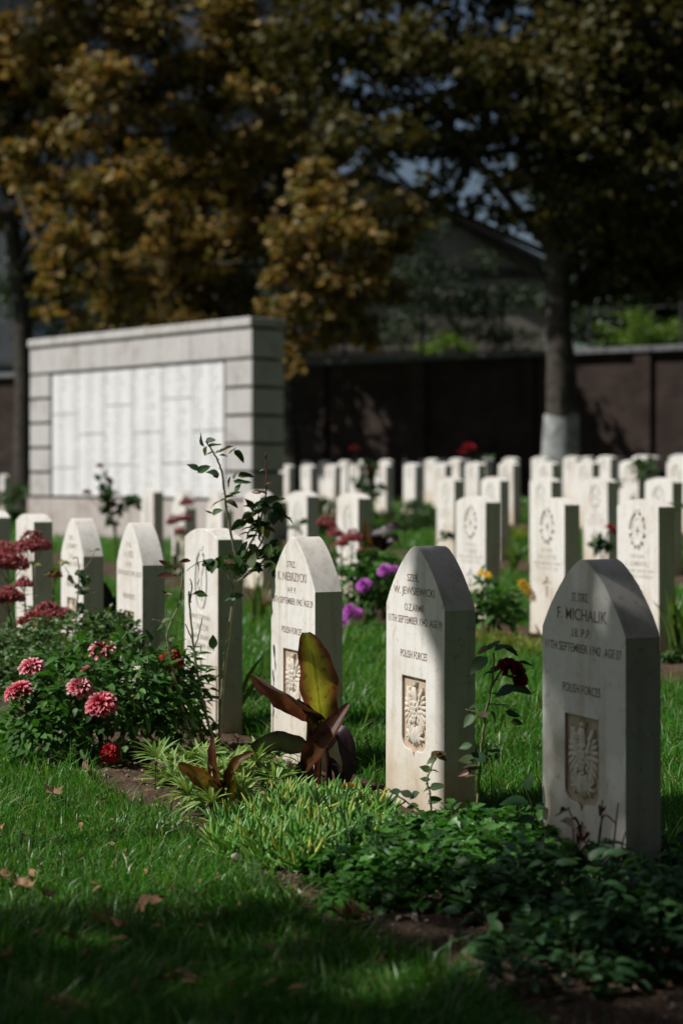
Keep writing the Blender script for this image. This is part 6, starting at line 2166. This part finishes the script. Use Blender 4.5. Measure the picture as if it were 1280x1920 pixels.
FG = 'low bushes in the beds of the far rows'
for px, py, d, rp, lab in ((838, 1005, 13.6, 14, 'small bush at the foot of the third row left headstone'), (1205, 880, 19.0, 26, 'green bush before the fourth row near the right border'), (1160, 905, 19.5, 10, 'tiny bush between fourth row headstones at right'),
                           (560, 925, 22.0, 12, 'small bush beside the right edge of the memorial'), (610, 945, 24.0, 14, 'low bush at the foot of the fourth row near the memorial'), (655, 950, 24.0, 13, 'low bush left of the dark rose in the fourth row'),
                           (770, 945, 23.5, 18, 'rounded low bush under the fourth row, left of centre'), (800, 955, 23.0, 16, 'second rounded low bush under the fourth row'), (1040, 880, 22.0, 16, 'bush by the foot of the whitewashed plane'),
                           (50, 920, 30.0, 22, 'bush at the left edge of the memorial'), (15, 930, 30.0, 24, 'bush at the left border beyond the lawn'), (1262, 950, 12.5, 12, 'dark low plant at the right border of the second row'), (1262, 1245, 8.6, 24, 'leafy plant at the right border beside the nearest headstone'), (625, 1050, 11.5, 18, 'leafy plant below the dark red sedum of the second row'), (560, 985, 12.9, 12, 'small leafy plant behind the third pointed headstone'), (370, 1075, 12.0, 18, 'sunlit bush beyond the gap left of the oval-badged headstone'), (325, 1065, 12.5, 22, 'leafy bush below the small red sedum'), (455, 1055, 11.6, 14, 'leafy bush beyond the rose, near the strap leaves')):
    c = P(px, py, d)
    r = rp * d / FPX
    g = float(gz(c.x, c.y))
    c.z = max(c.z, g + r * 0.6)
    shrub('low_bush', lab, (c.x, c.y, g), [(tuple(c), r), ((c.x + r * 0.6, c.y, g + r * 0.5), r * 0.7), ((c.x - r * 0.6, c.y, g + r * 0.5), r * 0.7)], M_FARGREEN, 9000 if d < 20 else 4500, 0.05 if d < 20 else 0.075, 5, FG)

# ------------------------------------------------------------------ fallen plane leaves
def plane_leaf_mesh(curl, fold, seed):
    r = random.Random(seed)
    tips = [(-100, 0.72), (-52, 0.95), (0, 1.15), (52, 0.95), (100, 0.72)]
    pts = [(0, -0.12)]
    for i, (a, L) in enumerate(tips):
        if i:
            am = (tips[i - 1][0] + a) / 2
            pts.append((0.52 * math.sin(math.radians(am)), 0.52 * math.cos(math.radians(am)) + 0.03))
        for da, k in ((-17, 0.70), (-10, 0.66), (-6, 0.82), (0, 1.0), (6, 0.80), (11, 0.66), (17, 0.68)):
            q = math.radians(a + da)
            pts.append((L * k * math.sin(q), L * k * math.cos(q)))
    s = 0.075
    rings = [0.0, 0.35, 0.7, 1.0]
    V, F = [(0, 0, 0)], []
    n = len(pts)
    def z(x, y):
        return (curl * (x * x + y * y) + fold * abs(x) + 0.16 * math.sin(x * 6 + seed) * math.sin(y * 5 + seed)) * s
    for q in rings[1:]:
        for x, y in pts:
            V.append((x * q * s, y * q * s, z(x * q, y * q)))
    for i in range(n):
        j = (i + 1) % n
        F.append((0, 1 + i, 1 + j))
        for k in range(2):
            a, b = 1 + k * n, 1 + (k + 1) * n
            F.append((a + i, b + i, b + j))
            F.append((a + i, b + j, a + j))
    return np_mesh('blade', np.array(V), np.array(F), M_FALLEN, np.full(len(V), 0.0))
FALLEN = [plane_leaf_mesh(c, f, s) for c, f, s in ((0.32, 0.2, 1), (0.15, 0.55, 2), (0.45, 0.1, 3), (-0.35, -0.3, 4))]
FL = [(168, 1462, 1.0, 1.1, 'brown plane leaf standing curled at the foot of the dahlias'), (100, 1498, 0.7, 0.2, 'curled dry leaf on the sunlit lawn at left'), (45, 1672, 0.75, 0.15, 'pale dry leaf on the lawn near the left border'), (268, 1692, 0.9, 0.5, 'dark dry leaf on the lawn above the broad brown one'),
      (225, 1748, 1.25, 0.3, 'broad brown plane leaf in the shaded lawn'), (2, 1655, 0.6, 0.3, 'dry leaf half cut by the left border, higher one'), (0, 1812, 0.7, 0.4, 'pale leaf half cut by the left border, lower one'), (105, 1882, 1.25, 0.1, 'large pale leaf on the dark lawn at lower left'),
      (140, 1772, 0.6, 0.5, 'small brown leaf in the shade left of the broad leaf'), (672, 1722, 1.15, 0.25, 'grey plane leaf lying on shaded soil below the lobed foliage'), (562, 1688, 0.55, 0.2, 'small orange-brown leaf on the sunlit soil'), (348, 1832, 0.8, 0.5, 'dark upright leaf in the deep shade of the lawn'), (92, 1690, 0.45, 0.2, 'tiny pale leaf scrap on the lawn'),
      (880, 1790, 0.4, 0.2, 'leaf scrap on dark soil at lower right'), (700, 1800, 0.45, 0.3, 'leaf scrap on dark soil at lower centre'), (225, 1790, 0.5, 0.4, 'brown leaf just below the broad brown one')]
for i, (px, py, s, tilt, lab) in enumerate(FL):
    d = (CAM_H - 0.035) * FPX / (py - HY)
    p = on_ground(px, d, 0.048 if px < 520 else 0.03)
    e = empty('fallen_leaf', p, random.uniform(0, 6.28))
    tag(e, lab, 'fallen leaf', 'fallen plane leaves')
    o = link('blade', FALLEN[i % 4], e)
    o.rotation_euler = (tilt * 0.8, tilt * 0.6, 0)
    s *= 0.8
    o.scale = (s, s, s)
    pt = MB()
    pt.tube([(0, -0.004, 0), (0.004, -0.03 * s, 0.004), (0.012, -0.06 * s, 0.0)], [0.0014, 0.0012, 0.001], 4)
    pt.build('stalk', M_DRY, e).rotation_euler = o.rotation_euler
p = P(652, 1478, 5.15)
e = empty('fallen_leaf', p)
tag(e, 'bright orange leaf lodged in the succulents by the canna', 'fallen leaf', 'fallen plane leaves')
mb = MB()
blade(mb, [(-0.03, 0, -0.005), (0, -0.01, 0.01), (0.03, 0, 0)], 0.03, (0, -0.5, 1), 0.3, 6, 4)
mb.build('blade', M_ORANGE, e, sharp=180)
